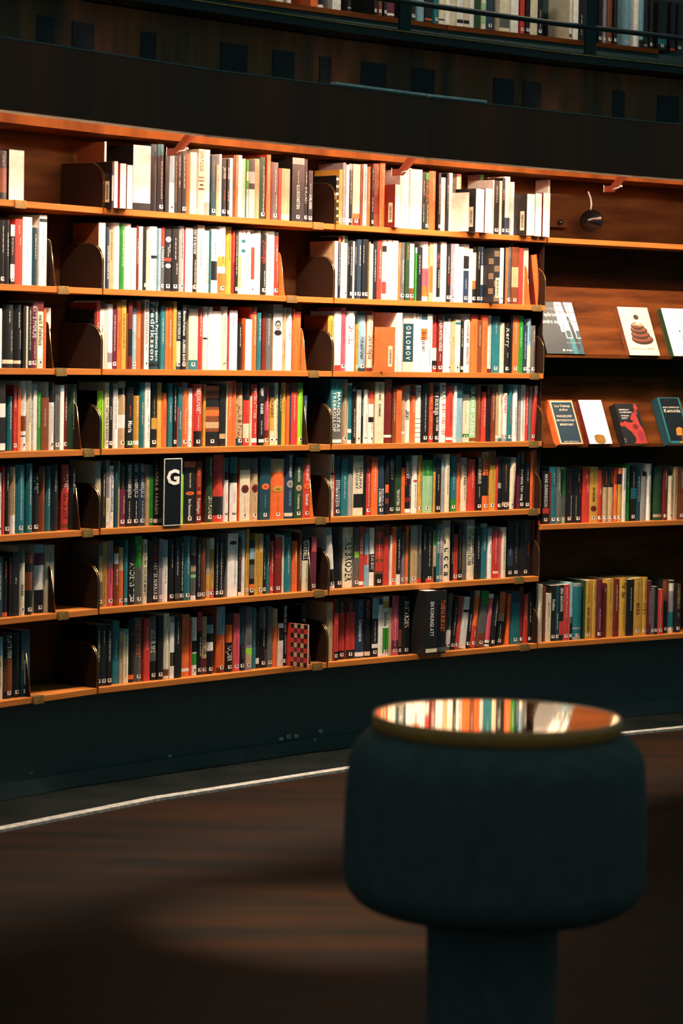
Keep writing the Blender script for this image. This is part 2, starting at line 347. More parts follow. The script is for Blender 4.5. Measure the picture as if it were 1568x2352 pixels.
def glyph(ch, bold=.012):
    if ch in GL and bold == .012: return GL[ch]
    cu = bpy.data.curves.new('g', 'FONT'); cu.body = 'x'+ch+'x' if ch == ' ' else ch; cu.resolution_u = 2; cu.offset = bold
    ob = bpy.data.objects.new('g', cu); COL.objects.link(ob)
    dg = bpy.context.evaluated_depsgraph_get(); me = ob.evaluated_get(dg).to_mesh()
    vs = [(v.co.x, v.co.y) for v in me.vertices]; fs = [tuple(p.vertices) for p in me.polygons]
    ob.evaluated_get(dg).to_mesh_clear(); bpy.data.objects.remove(ob); bpy.data.curves.remove(cu)
    adv = (max((v[0] for v in vs), default=0)+.07) if ch != ' ' else .28
    res = ([], [], .28) if ch == ' ' else (vs, fs, adv)
    if bold == .012: GL[ch] = res
    return res
def text_faces(txt):
    x = 0; out = []
    for ch in txt: vs, fs, adv = glyph(ch); out.append((x, vs, fs)); x += adv
    return out, x
def spine_text(mb, txt, w, h, f0, f1, col, surf, rnd, xc=None, frac=.66):
    L = (f1-f0)*h; zt = h*(1-f0)
    if xc is None: xc = w/2
    if txt == '~':
        z = zt; hh = min(w*.30, .0048); e = surf
        while z > zt-L:
            n = rnd.randint(3, 8)
            for i in range(n):
                lw = rnd.uniform(.0011, .0021); k = hh*rnd.choice((1, .7, .7, 1, .85)); t = .0006
                x0 = xc-hh/2; c = (-.0004)
                # a letter-like mark: stem and a bar
                for (xa, xb, za, zb2) in ((x0, x0+k, z-t, z), (x0+(k*.55 if i % 2 else 0), x0+(k*.55 if i % 2 else 0)+t, z-lw, z)):
                    mb.add([(xa, e(xa)+c, za), (xb, e(xb)+c, za), (xb, e(xb)+c, zb2), (xa, e(xa)+c, zb2)], [(0, 1, 2, 3)], 0, col)
                if i % 3: mb.add([(x0, e(x0)+c, z-lw), (x0+k*.8, e(x0+k*.8)+c, z-lw), (x0+k*.8, e(x0+k*.8)+c, z-lw+t), (x0, e(x0)+c, z-lw+t)], [(0, 1, 2, 3)], 0, col)
                z -= lw+.0007
                if z < zt-L: return
            z -= .0022
        return
    G, tw = text_faces(txt)
    sx = L/max(tw, .1); sy = min(frac*w/.72, sx*1.9); 
    for x, vs, fs in G:
        if not vs: continue
        P = []
        for gx, gy in vs:
            X = xc+(gy-.36)*sy; X = min(max(X, .0005), w-.0005); P.append((X, surf(X)-.0005, zt-(x+gx)*sx))
        mb.add(P, fs, 0, col)
def jit(c, rnd, a=.08):
    k = 1+rnd.uniform(-a, a); return tuple(min(.92, x*k) for x in c)
def oval(mb, w, h, f0, f1, col, surf, kx=.42, off=-.0005, cx=.5):
    zc = h*(1-(f0+f1)/2); rz = h*(f1-f0)/2; n = 8; vs = []; fs = []
    for i in range(n+1):
        u = -1+2*i/n; x = w*(cx+kx*u); k = math.sqrt(max(0, 1-u*u)); vs += [(x, surf(x)+off, zc-rz*k), (x, surf(x)+off, zc+rz*k)]
    for i in range(n): fs.append((2*i, 2*i+2, 2*i+3, 2*i+1))
    mb.add(vs, fs, 0, col)
def book_geo(w, h, d, col, items, seed):
    """returns MBs: cover, pages, label (spine towards -y, x along the shelf)"""
    rnd = random.Random(seed); base = jit(PAL[col], rnd); side = base; fore = False; bands = []; texts = []; ovs = []; label = False; ex = None
    for it in items:
        if it == 'F': fore = True
        elif it == '#': label = True
        elif it[0] == 'X': ex = it[1]
        elif it.startswith('o:'): _, a, b, c = it.split(':'); ovs.append((float(a), float(b), PAL[c]))
        elif it == 'H': ovs.append('H')
        elif it.startswith('b:'): _, a, b, c = it.split(':'); bands.append((float(a), float(b), jit(PAL[c], rnd, .05)))  # some bands from the top edge are painted shelf shadow
        elif it.startswith('S:') and it.count(':') == 1: side = PAL[it[2]]  # some side boards are darkened to stand for their shade
        else: c, t, a, b = it.split(':'); texts.append((PAL[c], t.replace('_', ' '), float(a), float(b)))
    hard = w > .018 and rnd.random() < .6 and not fore
    bul = min(.008, w*.24) if hard else min(.0012, w*.04); th = .0022 if hard else .0008; lip = .003 if hard else .0
    surf = lambda x: bul*((2*x/w-1)**2)
    cv = MB(); nseg = 6
    zs = sorted(set([0, h]+[max(0, min(h, h*(1-q))) for bnd in bands for q in bnd[:2]]))
    zs = [z for i, z in enumerate(zs) if i == 0 or z-zs[i-1] > 1e-5]
    def colz(z, dflt):
        c = dflt
        for a, b, cc in bands:
            if h*(1-b)-1e-6 <= z <= h*(1-a)+1e-6: c = cc
        return c
    xs = [w*i/nseg for i in range(nseg+1)]
    for z0, z1 in zip(zs[:-1], zs[1:]):
        c = colz((z0+z1)/2, base)
        vs = [(x, surf(x), z0) for x in xs]+[(x, surf(x), z1) for x in xs]
        cv.add(vs, [(i, i+1, i+nseg+2, i+nseg+1) for i in range(nseg)], 0, c, True)
    e0 = surf(0)
    # left and right boards, inner spine, top/bottom edges
    for xa, xb, cc in ((0, th, side), (w-th, w, side)):
        cv.box(xa, xb, e0, d, 0, h, 0, cc)
    for z in (0, h):
        vs = [(x, surf(x), z) for x in xs]+[(x, surf(x)+th+.001, z) for x in xs]
        cv.add(vs, [(i, i+1, i+nseg+2, i+nseg+1) for i in range(nseg)], 0, base)
    for o in ovs:
        if o == 'H':
            oval(cv, w, h, .24, .37, PAL['K'], surf, .34, -.0004); oval(cv, w, h, .265, .395, PAL['g'], surf, .28, -.0006); oval(cv, w, h, .385, .47, PAL['K'], surf, .42, -.0005)
            oval(cv, w, h, .315, .325, PAL['K'], surf, .20, -.0008); oval(cv, w, h, .36, .367, PAL['K'], surf, .10, -.0008)
        else:
            oval(cv, w, h, o[0], o[1], o[2], surf, .38); m_ = (o[0]+o[1])/2; q_ = (o[1]-o[0])*.22
            oval(cv, w, h, m_-q_, m_+q_, tuple(x*.5 for x in o[2]), surf, .18, -.0007)
    nt = 0
    for c, t, a, b in texts:
        off = 0
        if t == '~':
            off = (0, .22*w, -.22*w)[nt % 3] if w > .022 and len(texts) > 1 else 0
            if any(t2 != '~' and not (b2 <= a or a2 >= b) for _, t2, a2, b2 in texts): off = -.3*w
            nt += 1
        if fore: continue
        if '/' in t:
            l1, l2 = t.split('/'); spine_text(cv, l1, w, h, a, b, c, surf, rnd, w*.70, .30); spine_text(cv, l2, w, h, a, b, c, surf, rnd, w*.32, .30)
        else: spine_text(cv, t, w, h, a, b, c, surf, rnd, w/2+off)
    if ex and True:
        # printed matter on the left board (seen when the book stands out from its row); for turned books this is x=w side
        xx = w+.0004 if fore else -.0004
        def q(y0, y1, z0, z1, c):
            if fore: y0, y1 = d-y0, d-y1
            cv.add([(xx, y0, z0), (xx, y1, z0), (xx, y1, z1), (xx, y0, z1)], [(0, 1, 2, 3)], 0, c)
        if ex == 'B':
            q(.012, .034, h*.12, h*.58, PAL['C'])
            xx += .0003 if fore else -.0003
            z = h*.18
            while z < h*.5: t = rnd.uniform(.0008, .0024); q(.016, .028, z, z+t, PAL['K']); z += t+rnd.uniform(.0008, .002)
        if ex == 'S':
            for k in range(7):
                for j in range(5): q(.008+(k % 2)*.03, .034+(k % 2)*.03, h*(.04+k*.135)+j*.0045, h*(.04+k*.135)+j*.0045+.0018, PAL['S'])
            q(.004, .026, h*.1, h*.46, PAL['C']); xx -= .0003
            for j in range(12): q(.009, .020, h*.14+j*.005, h*.14+j*.005+.002+(j % 3)*.0007, PAL['K'])
        if ex == 'C':
            n = 9
            for k in range(n):
                for j in range(5):
                    if (k+j) % 2 == 0 or k % 2 == 0: q(.004+j*.016, .004+(j+1)*.016, h*k/n+.001, h*(k+1)/n, PAL['S'] if (k % 2 == 0 and j % 2) else (PAL['p'] if k % 2 else PAL['K']))
    pg = MB()
    pg.box(th+.0001, w-th-.0001, max(e0, bul)+th*.6+.0012, d-lip-.0002, lip if hard else .0003, h-(lip+.001 if hard else .0004), 0, PAGE if not fore else jit(srgb(238, 232, 218), rnd, .04))
    if fore and col == 'C': pg.c = [PAL['C']]*len(pg.c)
    lb = None
    if label and not fore and w > .006:
        lb = MB(); lw = min(w*.78, .017); lh = .0125; x0 = (w-lw)/2; z0 = h*.035+.004
        ye = [surf(x0)-.0007, surf(w/2)-.0007]
        for (a, b) in ((x0, w/2), (w/2, x0+lw)):
            lb.add([(a, surf(a)-.0007, z0), (b, surf(b)-.0007, z0), (b, surf(b)-.0007, z0+lh), (a, surf(a)-.0007, z0+lh)], [(0, 1, 2, 3)], 0, PAL['W'])
        k = lw*.2; lb.add([(w/2-k, surf(w/2)-.0011, z0+.0045), (w/2+k, surf(w/2)-.0011, z0+.0045), (w/2+k, surf(w/2)-.0011, z0+.0045+2*k), (w/2-k, surf(w/2)-.0011, z0+.0045+2*k)], [(0, 1, 2, 3)], 0, PAL['K'])
    return cv, pg, lb, fore
ORD = ['first','second','third','fourth','fifth','sixth','seventh','eighth','ninth','tenth','eleventh','twelfth','thirteenth','fourteenth','fifteenth','sixteenth','seventeenth','eighteenth','nineteenth']
def ordn(n):
    return ORD[n-1] if n < 20 else ('%d%s' % (n, {1:'st',2:'nd',3:'rd'}.get(n % 10, 'th')))
BAYL = {'L':'left bay','M':'middle bay','R':'right bay','D':'display bay','G':'gallery'}
TABLE = '''L0 0 6430 500 155 -22 K 0 1 C:~:.1:.3 b:.36:.85:B
L0 0 7117 710 162 -38 K 0 1 F
M0 1 71 74 150 30 K 0 0 b:.3:.85:g XB
M0 1 163 171 152 30 B 0 0 F
M0 1 341 85 220 -37 W 0 0 K:~:.2:.8 S:B
M0 1 432 273 147 30 R 0 0 F
M0 1 742 263 144 30 K 0 0 F
M0 1 1579 801 218 -29 W 0 1 b:.88:1:K S:K
M0 1 2422 279 226 -27 t 0 1 b:.18:1:K
M0 1 2708 299 228 -25 K 0 1 b:0:.17:T C:~:.25:.8 #
M0 1 3013 173 203 -24 K 0 0 
M0 1 3192 234 203 -22 W 0 1 b:0:.5:L R:~:.85:.9 #
M0 1 3585 137 196 -38 K 0 0 Y:~:.1:.8
M0 1 3727 185 225 -37 K 0 0 W:~:.15:.45 W:~:.5:.6
M0 1 3919 200 221 -35 K 0 0 W:~:.1:.6 #
M0 1 4125 193 205 -33 O 0 0 
M0 1 4324 329 212 -32 W 0 1 
M0 1 4659 275 225 -30 C 0 1 K:JON_FOSSE:.03:.34 b:.42:.44:B b:.47:.49:B b:.59:.62:B K:I:.52:.57
M0 1 4940 304 225 -29 W 0 1 b:.8:1:g
M0 1 5249 210 207 -27 t 0 0 L:~:.1:.6 #
M0 1 5465 120 175 -25 S 0 0 W:~:.1:.5
M0 1 5591 105 213 -24 W 0 0 K:~:.1:.4
M0 1 5712 245 199 -22 K 0 0 W:JON_FOSSE:.15:.35 R:~:.55:.72 #
M0 1 6130 102 201 -38 K 0 0 W:JON_FOSSE:.15:.35 W:~:.55:.72 #
M0 1 6237 146 205 -37 W 0 0 
M0 1 6390 85 215 -35 B 0 0 
M0 1 6480 124 217 -33 O 0 0 W:~:.12:.5
M0 1 6610 168 217 -32 W 0 0 
M0 1 6784 195 206 -30 C 0 0 B:~:.2:.7
M0 1 6985 106 202 -29 E 0 0 b:.2:.35:C b:.5:1:L
M0 1 7097 282 204 -27 K 0 1 b:.2:.4:g b:.5:1:C S:O
M0 1 7385 266 210 -25 S 0 1 K:~:.1:.5
M0 1 7658 261 217 -24 e 0 1 W:~:.15:.9 W:~:.3:.7 #
M0 1 7925 196 227 -22 O 0 0 W:~:.1:.6 S:R
M0 1 8300 93 205 -38 D 0 0 
M0 1 8398 265 204 -37 G 0 1 W:~:.12:.5 W:~:.56:.8 #
M0 1 8669 139 185 -35 R 0 0 
M0 1 8814 418 185 -33 S 0 1 W:~:.1:.85 b:.88:.96:W
M0 1 9344 619 227 -32 K 0 1 W:~:.2:.4 W:ILLUSIONISTEN:.42:.8 b:0:.1:g #
M0 1 9969 182 225 -30 K 0 0 W:~:.2:.4 W:SAMLAREN:.44:.7 #
M0 1 10157 227 186 -29 K 0 0 W:~:.25:.42 W:SAMLAREN:.45:.74 #
R0 2 267 123 177 -27 K 0 0 b:.05:.1:W b:.2:.25:W b:.35:.4:W b:.5:.55:C b:.65:.7:C b:.8:.85:C b:.93:.97:O
R0 2 396 162 199 -25 Y 0 0 #
R0 2 565 146 224 -24 M 0 0 W:~:.1:.8 #
R0 2 717 145 218 -22 W 0 0 
R0 2 1018 181 224 -38 K 0 0 W:~:.1:.65 b:0:.1:g #
R0 2 1205 348 224 -37 C 0 1 b:.8:.88:O b:.88:1:D W:~:.1:.2 #
R0 2 1559 113 224 -35 B 0 0 
R0 2 1678 167 226 -33 W 0 0 K:~:.05:.85 K:~:.1:.6
R0 2 1851 216 218 -32 O 0 0 W:~:.1:.65 S:R
R0 2 2073 113 216 -30 K 0 0 W:~:.05:.2 W:~:.5:.75 #
R0 2 2193 302 231 -29 B 0 1 Y:~:.05:.2 b:.5:.8:D
R0 2 2500 270 236 -27 O 0 1 W:~:.1:.65 S:R
R0 2 2776 305 157 20 C 0 1 F S:D XB
R0 2 3519 468 218 -24 W 0 1 K:~:.6:.75
R0 2 3993 593 222 -22 W 0 1 
R0 2 4757 182 216 -38 K 0 0 W:~:.15:.42 W:~:.55:.85
R0 2 4944 191 215 -37 e 0 0 b:0:.12:E O:PÖLJEN:.16:.5 C:~:.55:.9 #
R0 2 5141 353 222 -35 O 0 1 W:~:.12:.5 S:D
R0 2 5566 119 217 -33 K 0 0 W:~:.2:.7 #
R0 2 5691 282 201 -32 W 0 0 O:~:.1:.5
R0 2 5979 107 218 -30 K 0 0 W:~:.2:.6
R0 2 6091 206 220 -29 W 0 1 S:g
R0 2 6303 -2 146 55 B 0 0 F XB
R0 2 6763 460 163 45 K 0 1 F XB
R0 2 7146 240 225 -90 C 0 0 K:~:.05:.4
R0 2 7423 400 168 30 B 0 1 F
R0 2 8511 76 208 -35 W 0 0 
R0 2 8593 256 206 -33 K 0 0 W:~:.1:.4 #
R0 2 8607 236 231 -110 M 0 0 b:0:.5:E
R0 2 8869 125 206 -32 C 0 0 
R0 2 9000 139 218 -30 K 0 0 W:~:.2:.4 #
R0 2 9046 269 223 -110 W 0 0 
R0 2 9146 333 224 -29 W 0 1 b:.7:1:N K:~:.1:.13 #
R0 2 9484 138 205 -27 W 0 0 
R0 2 9629 450 159 40 K 0 1 F XB
R0 2 10309 373 165 20 K 0 0 F
R0 2 10753 404 169 20 D 0 1 F
R0 2 12432 107 233 -110 W 0 0 
L1 0 6530 233 209 -37 W 0 0 
L1 0 6770 182 203 -35 K 0 0 C:~:.1:.5 #
L1 0 6958 216 204 -33 K 0 1 W:~:.2:.55
L1 0 7180 187 190 -32 K 0 0 b:0:.19:W b:.66:.9:W C:~:.22:.5 #
L1 0 7373 333 209 -30 R 0 1 W:~:.1:.22 W:~:.28:.38
L1 0 7711 428 217 -29 W 0 1 T:~:.3:.6 S:Y
L1 0 8145 307 193 -27 t 0 1 W:~:.15:.55 b:0:.04:g
L1 0 8457 347 227 -25 W 0 1 K:~:.15:.75 b:.05:.1:K
M1 1 70 308 217 -24 W 0 1 S:B
M1 1 384 80 203 -22 N 0 0 W:SCENSLÖDRAR:.3:.85
M1 1 620 215 197 -38 S 0 0 K:~:.05:.5
M1 1 841 280 221 -37 W 0 1 
M1 1 1127 187 222 -35 E 0 1 W:~:.12:.65
M1 1 1319 292 220 -33 W 0 1 
M1 1 1617 176 207 -32 W 0 0 g:~:.2:.7
M1 1 1799 91 215 -30 D 0 0 W:~:.2:.6
M1 1 1896 212 213 -29 W 0 1 O:~:.1:.3
M1 1 2114 82 211 -27 K 0 0 #
M1 1 2202 208 202 -25 C 0 0 Y:~:.2:.8
M1 1 2415 318 215 -24 W 0 1 b:.45:.5:K K:~:.6:.9
M1 1 2739 98 210 -22 L 0 0 
M1 1 3005 142 215 -38 G 0 0 b:0:.3:R W:LYDIAS_LIV:.3:.64 #
M1 1 3153 342 213 -37 K 0 1 o:.13:.22:W W:~:.3:.45 W:~:.25:.4 b:.47:.52:R o:.56:.63:W #
M1 1 3501 311 214 -35 K 0 1 W:~:.15:.5 W:~:.55:.72 #
M1 1 3818 273 224 -33 g 0 1 K:~:.05:.5 C:~:.55:.8 #
M1 1 4097 348 220 -32 W 0 1 S:P
M1 1 4451 187 231 -30 K 0 0 W:A_diary_of_a_daytrader:.03:.44 W:~:.52:.95 #
M1 1 4644 335 231 -29 C 0 1 K:~:.12:.65
M1 1 4985 242 213 -27 W 0 1 K:HAN_SKUTAR_VÄRLDENS_ÄNDE:.32:.85
M1 1 5233 31 215 -25 T 0 0 
M1 1 5269 349 220 -24 W 0 1 K:~:.1:.45 b:.5:.8:K
M1 1 5625 365 231 -22 W 0 1 K:~:.15:.55 b:.45:.6:Y b:.7:1:O #
M1 1 6171 263 232 -38 Y 0 1 K:~:.1:.5
M1 1 6440 104 218 -37 R 0 0 b:.5:1:D
M1 1 6550 134 217 -35 K 0 0 W:~:.06:.7 #
M1 1 6690 145 220 -33 C 0 0 b:.4:.9:S
M1 1 6842 222 224 -32 W 0 1 b:.15:.2:T b:.3:.35:T K:~:.5:.85
M1 1 7070 198 225 -30 W 0 0 K:~:.35:.8
M1 1 7274 174 212 -29 W 0 0 b:.22:.75:R #
M1 1 7454 343 226 -27 W 0 1 b:0:.05:G K:~:.35:.8
M1 1 7803 237 211 -25 K 0 1 R:Lyckostigen:.08:.48 W:~:.6:.85 #
M1 1 8045 346 226 -24 W 0 1 b:0:.06:G K:~:.4:.8
M1 1 8397 228 223 -22 R 0 0 b:0:.06:K W:~:.2:.45 W:~:.5:.8 #
R1 2 354 165 206 -38 W 0 0 S:S
R1 2 525 111 223 -37 K 0 0 W:~:.1:.8 b:0:.1:O
R1 2 642 133 202 -35 W 0 0 
R1 2 781 158 228 -33 C 0 0 b:0:.12:e Y:~:.2:.8 #
R1 2 944 98 209 -32 K 0 0 W:~:.1:.4
R1 2 1049 131 211 -30 K 0 0 W:~:.1:.6 #
R1 2 1186 77 208 -29 W 0 0 
R1 2 1268 85 209 -27 K 0 0 W:~:.1:.4 #
R1 2 1398 211 216 -25 N 0 0 W:~:.1:.45 #
R1 2 1614 110 217 -24 K 0 0 C:~:.1:.4 #
R1 2 1731 184 218 -22 K 0 0 #
R1 2 2076 69 211 -38 S 0 0 
R1 2 2151 122 203 -37 W 0 0 
R1 2 2279 175 215 -35 K 0 0 W:~:.15:.7
R1 2 2460 262 216 -33 R 0 1 W:~:.15:.65 S:D
R1 2 2728 226 220 -32 C 0 0 b:.1:.2:K b:.7:.9:R
R1 2 2960 252 221 -30 W 0 1 
R1 2 3218 267 220 -29 W 0 1 K:~:.22:.24
R1 2 3491 85 213 -27 O 0 0 W:~:.1:.4
R1 2 3582 243 214 -25 G 0 0 W:~:.3:.7 #
R1 2 3832 199 215 -24 e 0 0 Y:~:.05:.3 #
R1 2 4036 250 211 -22 W 0 0 b:.78:1:B #
R1 2 4459 80 199 -38 E 0 0 b:.0:.1:W
R1 2 4545 275 201 -37 K 0 0 W:~:.15:.5
R1 2 4826 345 223 -35 W 0 1 b:.45:.75:P b:.75:.92:O R:~:.5:.85
R1 2 5177 171 220 -33 S 0 0 b:.4:.85:O
R1 2 5354 165 220 -32 W 0 0 K:~:.2:.8
R1 2 5525 212 217 -30 K 0 0 P:INECA_(I):.15:.4 W:~:.45:.75 b:.92:1:W
R1 2 5744 271 225 -29 W 0 1 
R1 2 6021 205 217 -27 K 0 0 W:~:.2:.5 R:~:.52:.7 #
R1 2 6232 208 220 -25 M 0 0 W:~:.2:.8 #
R1 2 6446 218 220 -24 W 0 0 
R1 2 6670 192 210 -22 W 0 0 
R1 2 7034 287 222 -38 W 0 1 b:.2:.42:K b:.45:1:N W:~:.6:.75 #
R1 2 7328 182 206 -37 W 0 0 
R1 2 7516 209 213 -35 K 0 0 b:.1:.6:C b:.6:.75:O #
R1 2 7731 177 216 -33 K 0 0 W:~:.1:.4 #
R1 2 7914 123 215 -32 N 0 0 b:.33:.67:W W:~:.1:.3 #
R1 2 8043 204 210 60 W 0 0 K:~:.1:.8 S:K XS #
R1 2 9185 40 216 -29 K 0 0 
R1 2 9231 117 216 -27 O 0 0 
R1 2 9353 190 220 -25 G 0 0 K:~:.2:.8 #
R1 2 9550 375 221 -24 B 0 1 b:.35:.7:S #
R1 2 9930 231 218 -22 R 0 0 
R1 2 10348 272 221 -38 C 0 0 
R1 2 10975 324 197 -37 O -8 0 S:D
L2 0 6553 370 188 -35 W 0 0 K:~:.2:.5
L2 0 6928 508 201 -33 K 0 1 W:~:.1:.28 W:~:.4:.75 b:.87:.93:C
L2 0 7443 344 202 -32 K 0 1 W:~:.12:.35 W:~:.4:.7 b:.88:.93:C
L2 0 7792 127 200 -30 K 0 0 
L2 0 7926 74 198 -29 C 0 0 
L2 0 8006 154 197 -27 K 0 0 W:~:.05:.7 #
L2 0 8165 240 211 -25 p 0 1 W:KATIE_FFORDE:.05:.54 C:~:.6:.85 #
L2 0 8411 270 215 -24 C 0 1 K:neli_Fidelius:.2:.66 b:0:.15:D b:.68:.85:W #
L2 0 8687 95 191 -22 O 0 0 B:~:.4:.8
L2 0 8969 278 196 -38 W 0 1 b:.34:.4:K g:~:.5:.7
M2 1 -8 70 195 -37 D 0 0 S:K
M2 1 68 137 219 -35 R 0 0 W:~:.3:.45 S:D
M2 1 211 211 225 -33 W 0 1 b:0:.12:D K:~:.35:.7
M2 1 428 101 198 -32 C 0 0 
M2 1 535 205 215 -30 W 0 1 b:.75:.9:M
M2 1 746 183 199 -29 p 0 0 W:~:.1:.7 #
M2 1 935 174 221 -27 O 0 0 b:0:.1:Y K:~:.3:.7
M2 1 1115 202 231 -25 Y 0 1 K:~:.2:.7
M2 1 1323 73 186 -24 B 0 0 
M2 1 1402 161 223 -22 D 0 0 b:.4:.8:K
M2 1 1727 177 205 -38 L 0 0 W:~:.1:.8 #
M2 1 1910 205 228 -37 O 0 1 W:~:.25:.55
M2 1 2121 104 221 -35 B 0 0 
M2 1 2231 206 234 -33 W 0 1 R:MARIANNE_FREDRIKSSON:.03:.64 K:~:.68:.8 #
M2 1 2443 520 233 -32 t 0 1 W:Marianne_Paradisets_barn/Fredriksson:.02:.88 b:.91:.96:K
M2 1 2969 190 216 -30 T 0 0 W:~:.2:.6
M2 1 3165 119 212 -29 O 0 0 S:D
M2 1 3290 204 213 -27 O 0 1 W:~:.2:.65
M2 1 3501 151 232 -25 Y 0 0 
M2 1 3657 237 201 -24 N 0 1 W:MARIANNE_FREDRIKS:.03:.48 b:.52:.88:C #
M2 1 3900 184 222 -22 K 0 0 W:Marianne_Fredriksson:.1:.48 W:ALMEIDE_BARN:.54:.9 #
M2 1 4374 434 220 -38 C 0 1 b:0:.05:t b:.85:1:T g:~:.7:.85 #
M2 1 4815 244 217 -37 R 0 1 W:~:.12:.48
M2 1 5065 213 218 -35 W 0 0 b:.49:.52:K
M2 1 5284 179 217 -33 W 0 0 
M2 1 5469 415 203 -32 W 0 1 
M2 1 5890 348 220 -30 C 0 1 O:~:.15:.45 K:K:.88:.92 S:O
M2 1 6265 386 208 -29 W 0 1 S:P K:~:.1:.3
M2 1 6657 252 166 -27 K 0 0 W:~:.1:.5
M2 1 7018 322 182 -25 W 0 1 S:O b:.0:.02:K
M2 1 7346 268 222 -24 O 0 1 W:~:.15:.6 S:R b:0:.12:D
M2 1 7620 187 202 -22 T 0 0 W:~:.1:.5
M2 1 7987 196 209 -38 D 0 0 
M2 1 8189 269 202 -37 G 0 1 W:~:.1:.55
M2 1 8526 467 234 -35 W 0 1 b:0:.13:g H S:S
M2 1 8999 196 223 -33 S 0 0 B:~:.5:.8
M2 1 9201 308 224 -32 W 0 1 b:0:.1:g S:S K:~:.3:.5
M2 1 9515 53 220 -30 O 0 0 
M2 1 9574 304 211 -29 O 0 1 b:0:.1:R R:~:.25:.55 S:D
R2 2 34 277 201 -27 Y 0 1 K:~:.1:.45 S:B
R2 2 317 303 217 -25 W 0 1 b:.9:1:R
R2 2 626 252 231 -24 P 0 1 p:~:.1:.55 #
R2 2 906 430 219 -22 W 0 1 R:DANIEL:.24:.55 K:~:.88:.9
R2 2 1496 107 172 -38 Y 0 0 K:~:.1:.5 #
R2 2 1609 432 221 -37 L 0 1 b:0:.07:t b:.94:1:t K:Himlastrunan:.42:.8 #
R2 2 2070 307 222 -35 C 0 1 b:0:.07:D b:.94:1:D B:Den_enögda:.4:.8 K:~:.1:.35 S:O
R2 2 2383 125 164 75 R 0 0 F S:O XB
R2 2 3361 270 218 -10 W 0 1 
R2 2 3690 255 222 -110 W 0 0 
R2 2 3823 523 219 -29 C 0 1 b:.18:.83:t W:O_B_L_O_M_O_V:.22:.8
R2 2 4351 81 218 -27 W 0 0 
R2 2 4438 252 219 -25 W 0 0 b:0:.1:g K:~:.5:.52
R2 2 4696 334 217 -24 W 0 1 b:0:.1:t b:.25:.45:O K:En_nypa_salt:.3:.65
R2 2 5036 242 218 -22 W 0 0 b:0:.1:g K:~:.2:.9
R2 2 5453 267 217 -38 R 0 0 b:0:.12:B b:.58:.8:W b:.8:.95:K #
R2 2 5726 274 218 -37 D 0 1 W:JOLEN_HUSTRU_SÖKES:.1:.64 W:~:.68:.8 #
R2 2 6006 208 214 -35 W 0 0 b:0:.1:t K:~:.2:.4
R2 2 6220 182 204 -33 W 0 0 b:0:.06:g K:~:.1:.5 #
R2 2 6408 177 194 -32 S 0 0 K:~:.3:.4
R2 2 6591 272 201 -30 C 0 0 b:.05:.1:T b:.5:.8:W #
R2 2 6869 160 195 -29 K 0 0 W:~:.15:.5 #
R2 2 7035 383 223 -27 W 0 1 b:0:.1:g K:NADINE_GORDIMER:.13:.5 K:HEDERSGÄSTEN:.55:.87
R2 2 7424 317 222 -25 O 0 1 b:0:.08:R R:~:.2:.4
R2 2 7747 228 201 -24 B 0 0 W:~:.1:.5
R2 2 7981 282 221 -22 O 0 1 b:0:.1:R R:~:.2:.9
R2 2 8445 224 220 -38 W 0 0 K:~:.1:.9 b:.93:1:D
R2 2 8675 428 218 -37 T 0 1 W:~:.1:.32 b:0:.06:t #
R2 2 9109 278 194 -35 C 0 0 O:~:.1:.7
R2 2 9394 243 194 -33 K 0 0 W:Kerry:.1:.5 C:~:.6:.7 #
R2 2 9642 115 224 -32 K 0 0 
R2 2 9763 324 225 -30 O 0 1 C:~:.15:.5 b:0:.04:D #
R2 2 10092 232 223 -29 E 0 0 W:~:.2:.55
R2 2 10331 208 186 -27 N 0 0 W:~:.15:.7 #
R2 2 10545 212 212 -25 L 0 0 b:.5:.9:C K:~:.1:.4 #
R2 2 10763 259 186 -24 G 0 0 W:~:.1:.35 R:~:.45:.55 #
L3 0 6452 462 218 -22 K 0 1 b:.3:.5:W b:.88:.98:W
L3 0 7223 214 176 -38 T 0 0 W:~:.1:.6
L3 0 7460 164 210 -37 R 0 0 W:~:.1:.35 D:~:.4:.5 #
L3 0 7630 135 207 -35 O 0 0 
L3 0 7771 272 224 -33 W 0 1 O:~:.1:.4 b:.5:.72:B b:.78:.8:K #
L3 0 8049 258 225 -32 C 0 1 K:~:.2:.6
L3 0 8313 168 215 -30 W 0 0 b:0:.1:L
L3 0 8487 166 188 -29 E 0 0 W:~:.1:.6
L3 0 8659 363 170 -27 B 0 1 W:~:.2:.55 S:D
L3 0 9028 271 221 -25 W 0 1 b:0:.3:K K:~:.35:.8 #
L3 0 9305 203 181 -24 G 0 0 K:~:.1:.4 K:~:.45:.7 #
L3 0 9514 179 211 -22 W 0 0 b:0:.1:L
L3 0 9883 193 214 -38 D 0 0 W:~:.2:.55 R:~:.6:.7 #
L3 0 10111 469 214 -37 e 0 1 W:~:.12:.7
M3 1 193 295 192 -35 l 0 1 K:~:.1:.6 S:K
M3 1 494 158 220 -33 C 0 0 K:NATTENS_KONUNG:.38:.88 K:~:.05:.35 #
M3 1 658 161 214 -32 K 0 0 W:~:.35:.55 #
M3 1 825 263 217 -30 W 0 1 K:~:.15:.7 b:0:.1:g S:S
M3 1 1094 329 224 -29 S 0 1 b:.1:.2:K b:.5:.7:W W:~:.1:.3 #
M3 1 1429 289 204 -27 K 0 1 O:~:.3:.5 W:Maria:.55:.75 b:.88:.96:E #
M3 1 1743 260 176 -25 Y 0 1 W:~:.1:.4 b:.86:.94:W
M3 1 2009 198 220 -24 T 0 0 W:~:.3:.65
M3 1 2213 229 221 -22 W 0 1 K:~:.1:.4 K:~:.5:.9
M3 1 2659 252 222 -38 K 0 1 S:~:.2:.7 b:.55:.72:Y #
